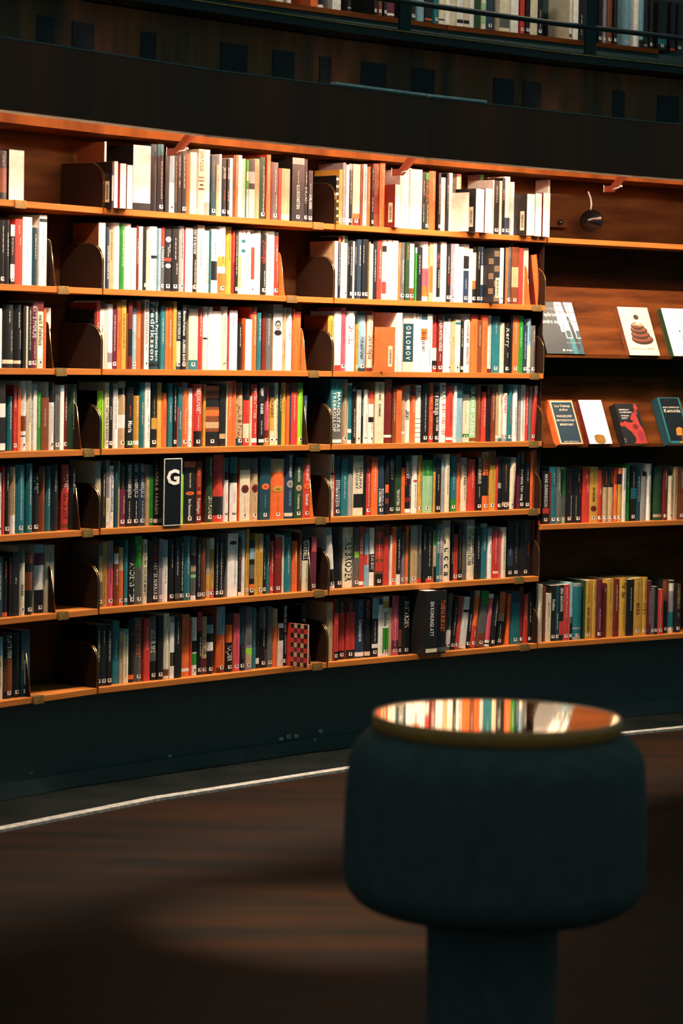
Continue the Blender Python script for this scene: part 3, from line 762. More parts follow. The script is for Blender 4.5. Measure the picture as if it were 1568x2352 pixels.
M3 1 2917 193 220 -37 Y 0 0 W:~:.3:.6
M3 1 3116 289 185 -35 O 0 1 D:~:.3:.7 S:R
M3 1 3411 190 219 -33 T 0 1 W:~:.3:.6
M3 1 3642 152 221 -32 K 0 0 W:~:.1:.6 #
M3 1 3800 40 137 -30 R 0 0 
M3 1 3847 183 206 -29 T 0 0 W:~:.4:.7
M3 1 4036 257 221 -27 O 0 1 b:0:.1:M W:~:.4:.8 #
M3 1 4299 151 202 -25 W 0 0 b:0:.1:M #
M3 1 4455 59 137 -24 R 0 0 
M3 1 4520 436 216 -22 R 0 1 W:BESJUKHUSET:.07:.48 W:~:.5:.72 b:.75:1:K #
M3 1 5124 111 215 -38 Y 0 0 K:~:.4:.6
M3 1 5241 655 210 -37 B 0 1 b:.0:.08:O b:.4:.5:O b:.6:.7:S b:.2:.35:K b:.76:1:K #
M3 1 5901 300 214 -35 K 0 1 b:.8:.88:S
M3 1 6207 45 226 -33 C 0 0 
M3 1 6258 226 227 -32 O 0 1 W:~:.12:.6 S:B
M3 1 6490 208 229 -30 R 0 0 b:.2:1:O S:D
M3 1 6704 337 222 -29 S 0 1 B:JULIA_&_PAUL:.35:.88 b:0:.2:B b:.88:1:t #
M3 1 7047 314 222 -27 K 0 1 b:.28:.65:R b:.65:.88:C b:.88:1:R #
M3 1 7366 27 174 -25 C 0 0 
M3 1 7399 332 216 -24 R 0 1 W:EN_VISSA_ATT_VINNA:.07:.57 W:~:.63:.82 b:.88:.95:W
M3 1 7737 260 220 -22 K 0 1 W:HOPP:.08:.21 W:RUINER:.33:.5 W:~:.6:.82 b:.9:.95:W
M3 1 8189 261 211 -38 P 0 1 W:~:.1:.4 b:.75:.88:D b:.88:1:Y W:~:.55:.7 #
M3 1 8456 198 211 -37 Y 0 0 b:0:.2:N K:ALAQUIAS:.24:.54 b:.76:1:C #
M3 1 8660 229 222 -35 C 0 1 E:~:.1:.9 K:~:.3:.8 #
M3 1 8895 95 203 -33 e 0 0 W:~:.1:.4
M3 1 8996 248 223 -32 Y 0 1 S:B B:~:.3:.5
M3 1 9250 127 218 -30 O 0 0 b:0:.2:D
M3 1 9382 53 194 -29 N 0 0 
M3 1 9442 326 223 -27 R 0 1 W:~:.2:.6 b:0:.15:D
M3 1 9774 302 223 -25 l 0 1 E:~:.1:.8 b:0:.1:E #
M3 1 10082 143 176 -24 N 0 0 W:~:.1:.4 #
R3 2 151 551 238 -22 T 0 1 b:.45:1:G W:MANOLITAS/TREBROLLOP:.2:.82 W:ALMUDENA:.09:.15 b:.93:.98:W S:t
R3 2 897 275 236 -38 S 0 1 W:~:.05:.9 b:0:.05:g #
R3 2 1179 189 222 -37 W 0 0 b:.04:.76:T b:.82:.94:T
R3 2 1374 181 212 -35 K 0 0 b:.05:.1:g W:~:.4:.9
R3 2 1561 212 198 -33 W 0 0 S:S g:~:.2:.9 #
R3 2 1779 86 202 -32 K 0 0 W:~:.2:.5
R3 2 1871 285 198 -30 W 0 1 O:~:.45:.8 K:~:.1:.3 S:S K:K:.88:.92
R3 2 2162 258 194 -29 W 0 0 b:0:.15:R b:.15:.25:O b:.5:.6:K R:~:.6:.8 #
R3 2 2427 457 227 -27 C 0 1 K:GÜNTER_GRASS:.04:.3 K:FLUNDRAN:.36:.56 S:S
R3 2 2913 415 237 -25 D 0 1 b:0:.15:B b:.87:.91:W
R3 2 3334 130 203 -24 B 0 0 W:~:.2:.6
R3 2 3470 271 201 -22 O 0 0 R:~:.3:.6 S:R
R3 2 3907 165 211 -38 S 0 0 b:0:.1:O b:.8:.84:W
R3 2 4078 300 215 -37 W 0 1 K:Lådan:.42:.6 b:0:.15:g S:O
R3 2 4383 238 220 -35 O 0 0 W:~:.28:.5 b:0:.2:D
R3 2 4627 288 216 -33 W 0 1 K:~:.1:.12 b:.58:.59:K b:.66:.67:K b:.74:.75:K b:.82:.83:K b:.9:.91:K g:~:.1:.5 b:.06:.07:K b:.1:.11:K
R3 2 4921 352 220 -32 K 0 1 W:~:.15:.8 #
R3 2 5279 250 225 -30 R 0 0 Y:Johns_vedild:.03:.45 Y:ELISABETH_GRAYSON:.5:.93 #
R3 2 5535 315 214 -29 K 0 1 W:Vin_glödersuga:.05:.52 W:KLARA_GREIDE:.55:.8 #
R3 2 5856 334 226 -27 W 0 1 R:BARA_VÄGEN_HEM:.35:.88 K:BARA:.03:.3 b:0:.01:g
R3 2 6195 356 214 -25 R 0 1 D:~:.1:.7 b:.91:.96:W
R3 2 6557 116 214 -24 W 0 0 K:~:.4:.9 #
R3 2 6678 278 224 -22 L 0 1 b:0:.25:t W:~:.3:.4
R3 2 7152 351 219 -38 C 0 1 b:0:.17:t L:~:.2:.7 b:.86:.92:E #
R3 2 7509 347 218 -37 c 0 1 b:0:.22:t W:GRAHAM_GREENE:.04:.9 b:.93:.99:B
R3 2 7863 310 219 -35 B 0 1 Y:~:.2:.6
R3 2 8179 257 192 -33 R 0 0 W:~:.15:.7
R3 2 8441 194 213 -32 K 0 0 b:0:.15:B
R3 2 8642 240 208 -30 B 0 0 W:~:.1:.6 S:D
R3 2 8888 135 190 -29 S 0 0 b:.88:.93:W
R3 2 9029 239 220 -27 C 0 0 K:~:.1:.4 O:~:.45:.8 b:.94:1:T
R3 2 9273 242 220 -25 W 0 0 P:maureen:.17:.5 b:0:.15:K b:.88:1:M #
R3 2 9522 277 214 -24 T 0 0 Y:~:.3:.7 #
R3 2 9805 247 220 -22 W 0 0 b:0:.15:L K:~:.4:.9
R3 2 10231 143 205 -38 g 0 0 
R3 2 10380 227 219 -37 W 0 0 K:~:.1:.9
R3 2 10614 191 213 -35 R 0 0 W:~:.2:.7
R3 2 10810 194 214 -33 G 0 0 
R3 2 11011 201 216 -32 R 3 0 W:~:.1:.3 b:0:.15:M #
L4 0 6680 218 197 -30 W 0 0 K:~:.3:.6 #
L4 0 6904 70 216 -29 R 0 0 
L4 0 6980 266 216 -27 K 0 1 W:~:.1:.35 Y:~:.38:.85 #
L4 0 7251 229 215 -25 S 0 1 K:~:.2:.7 b:.72:1:W
L4 0 7486 448 221 -24 T 0 1 W:~:.1:.8 #
L4 0 7993 264 224 -22 T 0 1 W:~:.1:.6 #
L4 0 8448 296 192 -38 K 0 1 W:FLYGT:.07:.35 #
L4 0 8750 304 211 -37 B 0 1 O:~:.1:.55
L4 0 9060 211 214 -35 T 0 1 W:~:.35:.6 b:0:.2:t
L4 0 9276 380 217 -33 K 0 1 W:~:.1:.4
L4 0 9798 363 216 -32 R 0 1 W:FLYGT:.15:.4 D:OUTSIDER:.43:.83 S:D b:.9:.97:B
L4 0 10167 300 207 -30 K 0 1 W:~:.1:.42
M4 1 90 261 223 -29 C 0 1 b:0:.25:g K:~:.2:.5 #
M4 1 357 146 204 -27 K 0 0 Y:~:.2:.8 W:~:.1:.5
M4 1 509 134 226 -25 M 0 0 b:.55:1:C K:~:.2:.8 #
M4 1 649 233 207 -24 W 0 1 K:SMARTARE_SNÄLLARE_SNYGGARE_RIKARE:.05:.75 O:~:.8:.9
M4 1 888 121 209 -22 t 0 0 
M4 1 1166 61 222 -38 S 0 0 
M4 1 1233 270 209 -37 p 0 1 b:0:.4:K Y:~:.03:.4 W:~:.5:.8 #
M4 1 1509 307 212 -35 K 0 1 W:KERSTIN_FAGERSJÖLD:.02:.55 W:~:.6:.88 #
M4 1 1822 283 214 -33 K 0 1 W:KERSTIN_FAGERSJÖLD:.02:.55 W:~:.6:.88 #
M4 1 2111 279 213 -32 N 0 1 W:KERSTIN_FAGERSJÖLD:.02:.55 W:~:.6:.88 #
M4 1 2397 136 207 -30 S 0 0 b:0:.2:G
M4 1 2539 160 207 -29 E 0 0 b:0:.2:t #
M4 1 2718 353 220 -27 K 0 1 S:TORARE_&_VARKEN:.05:.83 b:.9:.96:C
M4 1 3985 104 216 -25 l 0 0 b:0:.2:t
M4 1 4115 560 214 -24 K 0 1 C:DIANA_GABALDON:.18:.42 o:.48:.54:O W:Det_flammande:.6:.9 b:0:.09:O #
M4 1 4681 258 216 -22 D 0 1 O:GABALDON:.12:.42 o:.48:.54:O C:Främlingen:.6:.85 #
M4 1 5356 349 229 -38 e 0 1 C:DIANA_GABALDON:.03:.3 C:LEVA_PLÅGA:.6:.9 S:D #
M4 1 5711 504 235 -37 R 0 1 b:.62:.9:K S:D #
M4 1 6221 197 224 -35 W 0 0 b:0:.22:T b:.22:.35:K O:~:.55:.7 K:B:.86:.9
M4 1 6498 380 226 -33 W 0 1 b:0:.25:T b:.25:.4:K O:~:.55:.7 K:B:.86:.9 S:D
M4 1 6933 510 219 -32 C 0 1 b:0:.18:G o:.42:.55:D O:~:.6:.9 S:O #
M4 1 7492 403 220 -30 S 0 1 b:0:.25:G o:.42:.55:D O:~:.6:.9 #
M4 1 7928 523 223 -29 t 0 1 o:.42:.52:O L:~:.6:.8 #
M4 1 8457 750 216 -27 O 0 1 b:.0:.22:S o:.45:.55:Y R:~:.6:.9 #
M4 1 9213 445 231 -25 N 0 1 W:DIANA_GABALDON:.02:.36 o:.4:.52:g L:Trummornas_dån:.55:.8 b:.91:.96:C
M4 1 9664 411 219 -24 e 0 1 W:GABALDON:.15:.4 o:.45:.55:S W:Trummornas:.6:.85 b:.0:.15:K #
M4 1 10081 443 216 -22 R 0 1 W:GABALDON:.12:.38 o:.42:.52:O W:Stunder:.6:.8 b:0:.1:B #
R4 2 351 165 227 -38 C 0 0 K:~:.05:.9 K:~:.1:.6 b:.3:.33:K
R4 2 522 33 177 -37 R 0 0 
R4 2 561 299 220 -35 N 0 1 W:DEN_ANDRA/SYSTERN_BOLEYN:.4:.85 #
R4 2 866 309 210 -33 T 0 1 W:~:.3:.7
R4 2 1181 252 220 -32 g 0 1 b:0:.3:t
R4 2 1439 477 221 -30 C 0 1 G:PHILIPPA/GREGORY:.2:.56 b:.64:.87:K b:0:.1:g
R4 2 1922 133 207 -29 K 0 0 
R4 2 2061 256 220 -27 R 0 0 W:~:.3:.85 b:0:.3:D #
R4 2 2322 298 215 -25 O 0 1 b:0:.1:R W:~:.15:.6
R4 2 2627 378 220 -24 N 0 1 W:MÖRKA/STRÖMMAR:.56:.86 #
R4 2 3011 183 202 -22 K 0 0 b:.45:.6:O b:.7:.8:B
R4 2 3357 266 212 -38 K 0 0 W:PHILIPPA/GREGORY:.06:.4 #
R4 2 3629 318 218 -37 e 0 1 W:TIDVATTEN:.58:.86 b:0:.1:t #
R4 2 3953 160 171 -35 O 0 0 
R4 2 4119 357 216 -33 K 0 1 W:PHILIPPA/GREGORY:.1:.4 R:~:.2:.5 W:~:.5:.7 b:.72:.8:D b:.92:.99:W
R4 2 4482 316 217 -32 W 0 1 o:.42:.46:P K:~:.5:.9 S:S
R4 2 4804 199 218 -30 Y 0 0 K:~:.05:.62 #
R4 2 5010 501 199 -29 c 0 1 W:~:.1:.8 b:0:.3:E #
R4 2 5517 134 220 -27 t 0 0 b:.3:1:Y
R4 2 5657 269 205 -25 K 0 0 W:~:.3:.6 #
R4 2 5932 167 205 -24 g 0 0 b:0:.2:L
R4 2 6105 311 220 -22 C 0 1 K:~:.15:.7
R4 2 6588 310 213 -38 T 0 1 b:.78:1:E W:~:.3:.6 #
R4 2 6904 235 220 -37 O 0 0 D:~:.25:.9 b:0:.15:R
R4 2 7145 346 205 -35 C 0 1 b:0:.15:g K:BEATE_GRIMSRUD:.13:.52 K:~:.56:.8
R4 2 7497 455 199 -33 R 0 1 W:~:.12:.55
R4 2 7958 277 204 -32 K 0 0 C:BEATE_GRIMSRUD:.0:.5 W:~:.55:.75 #
R4 2 8242 399 225 -30 O 0 1 K:JOHN_GRISHAM:.05:.48 b:.4:.75:K b:0:.1:S #
R4 2 8647 304 231 -29 Y 0 1 b:0:.25:B K:~:.3:.5 #
R4 2 8958 102 206 -27 R 0 0 b:0:.15:D
R4 2 9065 202 210 -25 K 0 0 b:.5:.6:g #
R4 2 9274 414 198 -24 K 0 1 Y:~:.1:.65 b:.85:.93:S #
R4 2 9719 332 202 -22 C 3 1 b:0:.1:g R:~:.15:.35 K:~:.45:.6 #
R4 2 10237 177 220 -38 p 0 0 
R4 2 10420 227 222 -37 K 0 0 W:Beratta_för_mig:.3:.86 W:~:.02:.2 #
R4 2 10692 284 179 -35 K 0 0 W:~:.1:.4 #
R4 2 10982 129 226 -33 O 0 0 
R4 2 11156 313 232 -32 B 0 1 W:~:.1:.7
L5 0 6720 231 193 -30 t 0 0 W:~:.1:.7
L5 0 6957 263 178 -29 K 0 1 O:~:.0:.3 b:.92:.99:O
L5 0 7227 119 191 -27 K 0 0 R:~:.1:.45
L5 0 7352 332 207 -25 K 0 1 W:~:.4:.5
L5 0 7690 296 225 -24 C 0 1 b:0:.25:G K:weiden:.55:.72 #
L5 0 7992 341 197 -22 K 0 1 b:.0:.15:B b:.3:.6:B #
L5 0 8596 471 223 -38 W 0 1 b:0:.12:L b:.12:.3:p b:.66:1:K #
L5 0 9073 401 219 -37 C 0 1 K:~:.1:.4 K:~:.45:.95 b:0:.25:g #
M5 1 308 166 213 -35 G 0 0 b:.2:.6:S #
M5 1 481 211 217 -33 Y 0 1 K:~:.1:.95
M5 1 697 286 220 -32 P 0 1 K:~:.1:.65 b:0:.4:M #
M5 1 989 207 177 -30 B 0 0 b:0:.2:W W:~:.3:.6
M5 1 1202 203 197 -29 O 0 0 b:0:.4:S #
M5 1 1411 134 220 -27 T 0 0 #
M5 1 1600 308 213 -25 K 0 1 W:ANDENS_TID:.33:.9 #
M5 1 1915 314 232 -24 E 0 1 b:.45:1:G l:JIMMI:.07:.35 K:~:.5:.9 #
M5 1 2235 162 220 -22 C 0 0 K:DANIEL_GALERA:.07:.4 K:TJUGO_ÖVER_MIDNATT:.42:.88
M5 1 2573 232 212 -38 K 0 1 
M5 1 2810 286 228 -37 K 0 1 W:ARKTISK_SOMMAR:.4:.88 b:.13:.38:D #
M5 1 3102 143 218 -35 M 0 0 K:~:.2:.9 #
M5 1 3251 281 213 -33 W 0 1 b:0:.28:L K:~:.35:.7
M5 1 3562 243 216 -32 K 0 1 W:~:.1:.45 #
M5 1 3811 223 219 -30 K 0 1 W:~:.2:.6 b:.88:.96:G
M5 1 4040 203 222 -29 K 0 0 W:~:.1:.85 #
M5 1 4249 303 223 -27 T 0 1 W:~:.1:.6 #
M5 1 4558 252 220 -25 G 0 1 b:.3:.45:K b:.48:.55:S b:.6:.65:c b:.93:1:W
M5 1 4816 192 212 -24 K 0 0 S:~:.1:.8 #
M5 1 5014 204 211 -22 B 0 0 #
M5 1 5386 168 207 -38 g 0 0 b:.6:1:Y #
M5 1 5559 256 210 -37 Y 0 1 b:0:.18:C b:.85:1:P T:~:.25:.7 #
M5 1 5822 150 211 -35 K 0 0 W:~:.1:.9 #
M5 1 5977 212 212 -33 K 0 0 W:~:.1:.9 #
M5 1 6379 513 223 -32 W 0 1 K:~:.05:.07 o:.12:.18:D K:~:.22:.8 S:g
M5 1 6898 141 209 -30 K 0 0 O:~:.1:.9 T:~:.2:.8 b:.93:1:C
M5 1 7045 208 231 -29 W 0 0 b:0:.28:L
M5 1 7259 145 236 -27 Y 0 0 K:~:.3:.8 #
M5 1 7410 242 197 -25 K 0 0 b:.15:.35:L b:.45:.7:G b:.8:.9:O #
M5 1 7658 187 217 -24 Y 0 0 B:~:.3:.7
M5 1 7851 205 217 -22 Y 0 0 B:~:.3:.7 b:0:.3:S #
M5 1 8232 156 181 -38 K 0 0 W:~:.1:.7 #
M5 1 8394 190 210 -37 T 0 0 W:~:.3:.5
M5 1 8589 190 188 -35 R 0 0 W:~:.1:.6 #
M5 1 8786 360 209 -33 D 0 1 b:0:.05:g b:.06:.4:R R:~:.45:.85 #
M5 1 9152 79 206 -32 C 0 0 
M5 1 9237 443 214 -30 T 0 1 W:~:.2:.7 b:0:.08:t
M5 1 9685 308 183 -29 O 0 1 W:~:.2:.4 S:R
M5 1 10000 120 212 -27 B 0 0 W:~:.2:.8
M5 1 10126 478 221 -25 C 0 1 b:0:.5:K W:JONAS/GARDELL:.17:.49 G:~:.55:.85 G:~:.58:.8
M5 1 10610 261 195 -24 p 0 0 b:0:.28:P W:~:.1:.2 #
R5 2 173 281 225 -22 W -4 1 R:~:.3:.42 K:~:.22:.26 b:.68:.95:K b:0:.12:L #
R5 2 633 397 224 -38 K -3 1 D:~:.3:.45 W:~:.22:.28 #
R5 2 1080 516 222 -37 C 0 1 K:TRE_BRÖDER:.16:.9 G:~:.03:.12
R5 2 1602 221 219 -35 G 0 0 b:.4:.5:l Y:~:.6:.9 #
R5 2 1829 272 223 -33 R 0 1 W:Wunderkind:.15:.46 M:~:.5:.8 b:.91:.97:W
R5 2 2107 234 198 -32 L 0 0 b:.4:.6:R W:~:.1:.9
R5 2 2347 254 217 -30 W 0 1 b:.45:.76:K W:ENO_BOGT:.47:.74
R5 2 2607 390 222 -29 B 0 1 b:.1:.2:R b:.3:.4:R b:.42:.55:R b:.6:.75:R b:.8:1:K W:~:.1:.6 #
R5 2 3003 352 229 -27 D 0 1 b:.2:1:R
R5 2 3361 54 186 -25 W 0 0 
R5 2 3421 207 218 -24 O 0 0 R:~:.3:.9 #
R5 2 3635 247 218 -22 K 0 0 b:0:.17:t W:~:.22:.75 b:.82:1:W
R5 2 4052 191 193 -38 M 0 0 b:0:.25:G #
R5 2 4250 138 217 -37 O 0 0 #
R5 2 4394 70 202 -35 e 0 0 
R5 2 4469 360 218 -33 S 0 1 Y:~:.2:.85 b:0:.35:g #
R5 2 4835 269 221 -32 G 0 1 W:~:.1:.5 O:~:.5:.8 b:.92:1:R
R5 2 5110 140 208 -30 K 0 0 W:~:.1:.4
R5 2 5256 364 210 -29 K 0 1 W:~:.1:.7 b:.92:1:R #
R5 2 5625 144 199 -27 S 0 0 b:0:.3:E b:.7:1:K
R5 2 5775 153 219 -25 T 0 0 W:FRIDA_GRASJÖ:.1:.5 b:.0:.06:E #
R5 2 5933 168 219 -24 M 0 0 W:FRIDA_GRASJÖ:.1:.5 p:~:.55:.9 #
R5 2 6107 417 234 -22 C 0 1 K:L_u_c_c_a:.3:.92 b:0:.12:g S:S
R5 2 6702 101 211 -38 K 0 0 W:~:.4:.7
R5 2 6809 220 177 -37 R 0 0 K:~:.3:.7 #
R5 2 7035 221 214 -35 K 0 0 Y:~:.1:.8 #
R5 2 7261 204 218 -33 G 0 0 
R5 2 7471 486 231 -32 C 0 1 K:DE_OROLIGA/OPTIMISTERNAS_KLUBB:.15:.76 b:0:.1:g
R5 2 7963 272 199 -30 K 0 0 W:~:.15:.6
R5 2 8241 379 215 -29 T 0 1 b:0:.07:g W:~:.1:.5
R5 2 8625 229 195 -27 W 0 0 b:0:.15:L K:~:.3:.5
R5 2 8860 309 187 -25 R 0 0 W:~:.05:.7 b:.85:.9:C
R5 2 9175 96 187 -24 P 0 0 
R5 2 9277 344 197 -22 C 0 1 K:~:.1:.85
R5 2 9805 306 216 -38 K 0 1 b:.4:.8:N W:~:.5:.6 #
R5 2 10117 348 219 -37 K 0 1 S:~:.05:.75 #
R5 2 10471 665 219 -35 K 0 1 S:~:.05:.35 O:~:.4:.65 #
R5 2 11262 421 216 -33 R 0 1 D:Lsadey:.5:.68 #
L6 0 6778 305 201 -32 C 0 0 b:0:.3:L K:~:.4:.8
L6 0 7089 439 214 -30 K 0 1 W:PLATS_FÖR:.05:.4 b:.4:.9:B #
L6 0 7534 295 213 -29 K 0 1 e:~:.0:.6 #
L6 0 7835 408 216 -27 t 0 1 Y:~:.3:.6 W:MALROSGUDEN:.45:.82 #
M6 1 176 191 208 -25 K 0 0 W:~:.1:.6 #
M6 1 372 250 206 -24 K 0 1 W:~:.1:.3 #
M6 1 628 207 205 -22 K 0 0 W:~:.1:.6 #
M6 1 1012 303 214 -38 T 0 1 W:~:.3:.6
M6 1 1321 159 177 -37 S 0 0 K:~:.2:.6
M6 1 1486 220 183 -35 C 0 0 b:0:.1:L K:~:.1:.9
M6 1 1711 278 215 -33 K 0 1 W:~:.22:.25 b:.88:.95:O
M6 1 1996 362 219 -32 G 0 1 O:Familjens_notter:.05:.63 #
M6 1 2393 269 213 -30 R 0 1 W:~:.15:.5
M6 1 2668 347 219 -29 G 0 1 b:.7:1:K W:Nord_&_syd:.16:.58 W:~:.2:.55 #
M6 1 3021 246 219 -27 K 0 1 #
M6 1 3283 276 226 -25 C 0 1 K:~:.05:.22 R:~:.28:.4 b:.85:.95:B
M6 1 3565 191 214 -24 W 0 0 b:.0:.1:g b:.58:.8:K Y:~:.6:.85
M6 1 3762 310 216 -22 K 0 1 W:~:.1:.45
M6 1 4252 370 215 -38 O 0 1 S:D D:~:.2:.5 b:.87:.92:W
M6 1 4628 102 195 -37 R 0 0 W:~:.1:.5
M6 1 4736 264 202 -35 W 0 1 b:.4:.6:K b:.62:.82:E #
M6 1 5006 206 220 -33 K 0 0 b:0:.3:R W:~:.4:.7 #
M6 1 5218 223 203 -32 S 0 0 K:GRANER:.35:.65 b:.72:1:D #
M6 1 5447 326 203 -30 K 0 1 b:.15:.3:L b:.45:.6:W #
M6 1 5918 426 233 -29 O 0 1 b:0:.42:L b:.92:1:D K:~:.1:.85 #
M6 1 6351 336 209 -27 K 0 1 b:.2:.5:O W:NÄJDER:.55:.82 #
M6 1 6693 283 204 -25 P 0 1 S:O R:~:.2:.8 #
M6 1 6982 285 221 -24 t 0 1 b:.58:1:K g:~:.6:.8 T:~:.1:.5 #
M6 1 7273 292 224 -22 M 0 1 b:0:.6:G b:.65:.75:l b:.75:.9:S #
M6 1 7744 183 218 -38 T 0 0 W:~:.2:.6
M6 1 7932 189 207 -37 K 0 0 b:.82:.92:W
M6 1 8127 357 218 -35 K 0 1 b:0:.35:G W:~:.1:.65 O:~:.7:.9 #
M6 1 8490 235 217 -33 G 0 0 #
M6 1 8731 293 209 -32 O 0 1 b:0:.3:S
M6 1 9030 226 154 -30 W 0 0 b:.1:.4:K
M6 1 9262 201 222 -29 K 0 1 W:Martha_Gellhorn:.03:.45 W:~:.5:.8 #
M6 1 9469 59 155 70 P 0 0 F S:R XC
M6 1 10517 243 211 -60 K 0 0 W:Kold:.25:.42 W:~:.05:.1
R6 2 210 331 216 -24 S 0 1 K:~:.15:.6
R6 2 547 169 225 -22 R 0 0 b:0:.22:K b:.85:1:K O:~:.04:.2 D:~:.4:.8 #
R6 2 878 389 221 -38 R 0 1 b:0:.22:K b:.85:1:K O:GUILLOU:.04:.26 D:~:.4:.8 #
R6 2 1273 435 221 -37 R 0 1 b:0:.22:K b:.85:1:K O:GUILLOU:.04:.26 D:~:.4:.8 #
R6 2 1714 505 219 -35 N 0 1 W:Compostelaren:.35:.72 L:GUILLOU:.03:.3 b:.9:.97:W
R6 2 2225 302 219 -33 K 0 1 O:GUILLOU:.03:.32 b:.9:.97:C
R6 2 2532 311 220 -32 K 0 1 b:0:.35:L W:~:.4:.75 b:.78:.85:W #
R6 2 2850 188 215 -30 W 0 0 b:0:.1:t
R6 2 3056 299 224 -29 W 0 1 b:.08:.2:Y K:Guilou:.25:.5 b:.53:.95:E K:~:.55:.9 #
R6 2 3361 125 180 -27 S 0 0 
R6 2 3492 341 224 -25 P 0 1 b:.75:.9:p W:~:.15:.85 S:p #
R6 2 3839 149 212 -24 K 0 0 b:.55:.85:B #
R6 2 3994 486 219 -22 K 0 1 C:BASTARDEN:.08:.54 #
R6 2 4594 594 242 45 K 0 1 W:EN_KONUNGS_ATT:.17:.71 b:.9:.96:C
R6 2 5349 536 239 30 K 0 1 O:TUSENÅRSRIKET:.15:.66 b:.9:.97:G
R6 2 6552 255 217 -35 G 3 0 b:.65:.9:W #
R6 2 6813 232 190 -33 K 5 0 W:~:.15:.7 #
R6 2 7051 245 199 -32 R 5 0 K:~:.3:.4 W:~:.1:.8 #
R6 2 7302 300 200 -30 W 5 0 b:.25:.3:K g:~:.4:.6 b:.9:.95:C
R6 2 7608 265 220 -29 K 5 0 W:~:.4:.7 #
R6 2 7878 302 221 -27 O 5 1 b:0:.1:S b:.62:1:R W:~:.7:.8 #
R6 2 8186 394 219 -25 G 5 1 b:0:.25:E b:.75:1:B #
R6 2 8586 341 205 -24 W 5 1 b:.08:.88:P W:~:.1:.4 b:.93:.96:K
R6 2 8934 257 199 -22 K 5 0 W:~:.1:.6 W:~:.15:.5 #
R6 2 9374 319 208 -38 K 4 1 b:0:.4:O b:.4:.55:S W:~:.6:.9 #
R6 2 9873 211 200 -37 O 2 0 R:~:.2:.7
R6 2 10089 463 207 -35 T 0 1 b:0:.22:N #
R6 2 10559 191 224 -33 D 0 0 #
R6 2 10756 226 193 -32 R 0 0 W:~:.2:.5
R6 2 10988 258 201 -30 K 0 0 W:~:.2:.6 #
R6 2 11253 240 209 -29 K 0 0 W:HANS_GUNNARSSON:.08:.74 b:.77:.83:R #
D4 3 325 322 209 -27 K 0 1 W:HANS_GUNNARSSON:.06:.68 b:.7:.8:R #
D4 3 653 71 204 -25 D 0 0 
D4 3 730 278 225 -24 T 0 1 W:~:.1:.3 D:~:.4:.75 #
D4 3 1014 266 224 -22 G 0 0 W:~:.1:.4 W:~:.45:.8 #
D4 3 1439 163 223 -38 c 0 0 b:0:.5:E b:.5:.9:G #
D4 3 1609 435 217 -37 K 0 1 R:~:.1:.45 W:~:.5:.9 #
D4 3 2050 476 217 -35 K 0 1 W:~:.1:.25 O:~:.27:.45 g:~:.5:.9 #
D4 3 2532 328 218 -33 R 0 1 W:~:.1:.2 W:~:.27:.45
D4 3 2866 433 222 -32 Y 0 1 K:~:.1:.35 K:JAN_EN_RISK:.37:.63 o:.70:.80:D #
D4 3 3305 244 220 -30 R 0 0 b:0:.05:K W:~:.4:.5 #
D4 3 3593 263 215 -29 S 0 0 b:0:.35:K O:~:.05:.3 W:~:.38:.55 #
D4 3 3861 283 215 -27 S 0 0 b:0:.35:K O:~:.05:.3 W:~:.38:.55 #
D4 3 4150 182 215 -25 O 0 0 b:0:.3:D W:~:.38:.55 #
D4 3 4338 242 215 -24 K 0 0 b:0:.1:O b:.3:1:Y #
D4 3 4586 139 216 -22 W 0 0 K:~:.1:.4
D4 3 4885 247 228 -38 E 0 0 W:~:.15:.4
D4 3 5153 316 223 -37 K 0 1 b:.4:.6:T W:~:.1:.4 #
D4 3 5475 227 202 -35 t 0 0 W:~:.1:.6
D4 3 5708 226 201 -33 g 0 0 W:~:.3:.7 b:0:.1:K
D4 3 6016 256 231 -32 W 0 0 K:~:.15:.7
D4 3 6428 474 219 -30 e 0 1 K:~:.1:.3 K:~:.5:.8 b:.89:.94:S
D4 3 6908 286 213 -29 D 0 0 W:~:.1:.4 #
D4 3 7201 281 181 -27 C 0 0 K:~:.1:.8 #
D4 3 7488 158 216 -25 S 0 0 K:~:.2:.7
D4 3 7651 506 217 -24 B 0 0 W:~:.1:.4 #
D6 3 196 223 230 -22 C 0 0 K:~:.05:.8
D6 3 576 122 219 -38 B 0 0 
D6 3 703 279 190 -37 C 0 0 K:~:.1:.7 K:~:.2:.5
D6 3 988 222 221 -35 K 0 0 W:Hullos:.25:.45 G:~:.6:.8 #
D6 3 1216 164 221 -33 t 0 0 W:~:.5:.8 #
D6 3 1387 211 222 -32 K 0 0 W:LENA_GUSTAFSON:.05:.48 b:.65:.9:R
D6 3 1604 299 223 -30 R 0 1 W:~:.05:.6 S:T #
D6 3 1909 140 231 -29 L 0 0 W:~:.1:.7 b:.6:1:K #
D6 3 2054 513 224 -27 g 0 1 b:.05:.78:T b:.81:.95:T #
D6 3 2712 343 236 -25 Y 0 1 K:~:.05:.4 B:MARIA_GRIPENBERG:.46:.9 S:e #
D6 3 3061 292 235 -24 Y 0 1 K:~:.08:.35 B:~:.46:.6
D6 3 3359 256 237 -22 p 0 0 W:~:.5:.85 K:~:.1:.4 #
D6 3 3779 234 219 -38 D 0 0 W:~:.1:.15
D6 3 4019 314 236 -37 Y 0 1 K:~:.08:.4 B:~:.55:.65
D6 3 4338 345 234 -35 D 0 1 W:~:.1:.55 S:B
D6 3 4689 407 237 -33 Y 0 1 K:Yarl_bak:.08:.35 B:~:.42:.9
D6 3 5102 336 230 -32 K 0 1 W:~:.15:.55
D6 3 5444 410 235 -30 Y 0 1 K:~:.08:.4 B:MARIA:.43:.65 #
D6 3 5860 357 235 -29 Y 0 1 K:~:.08:.4 B:MARIA:.43:.65 #
D6 3 6223 137 222 -27 p 0 0 W:~:.2:.8
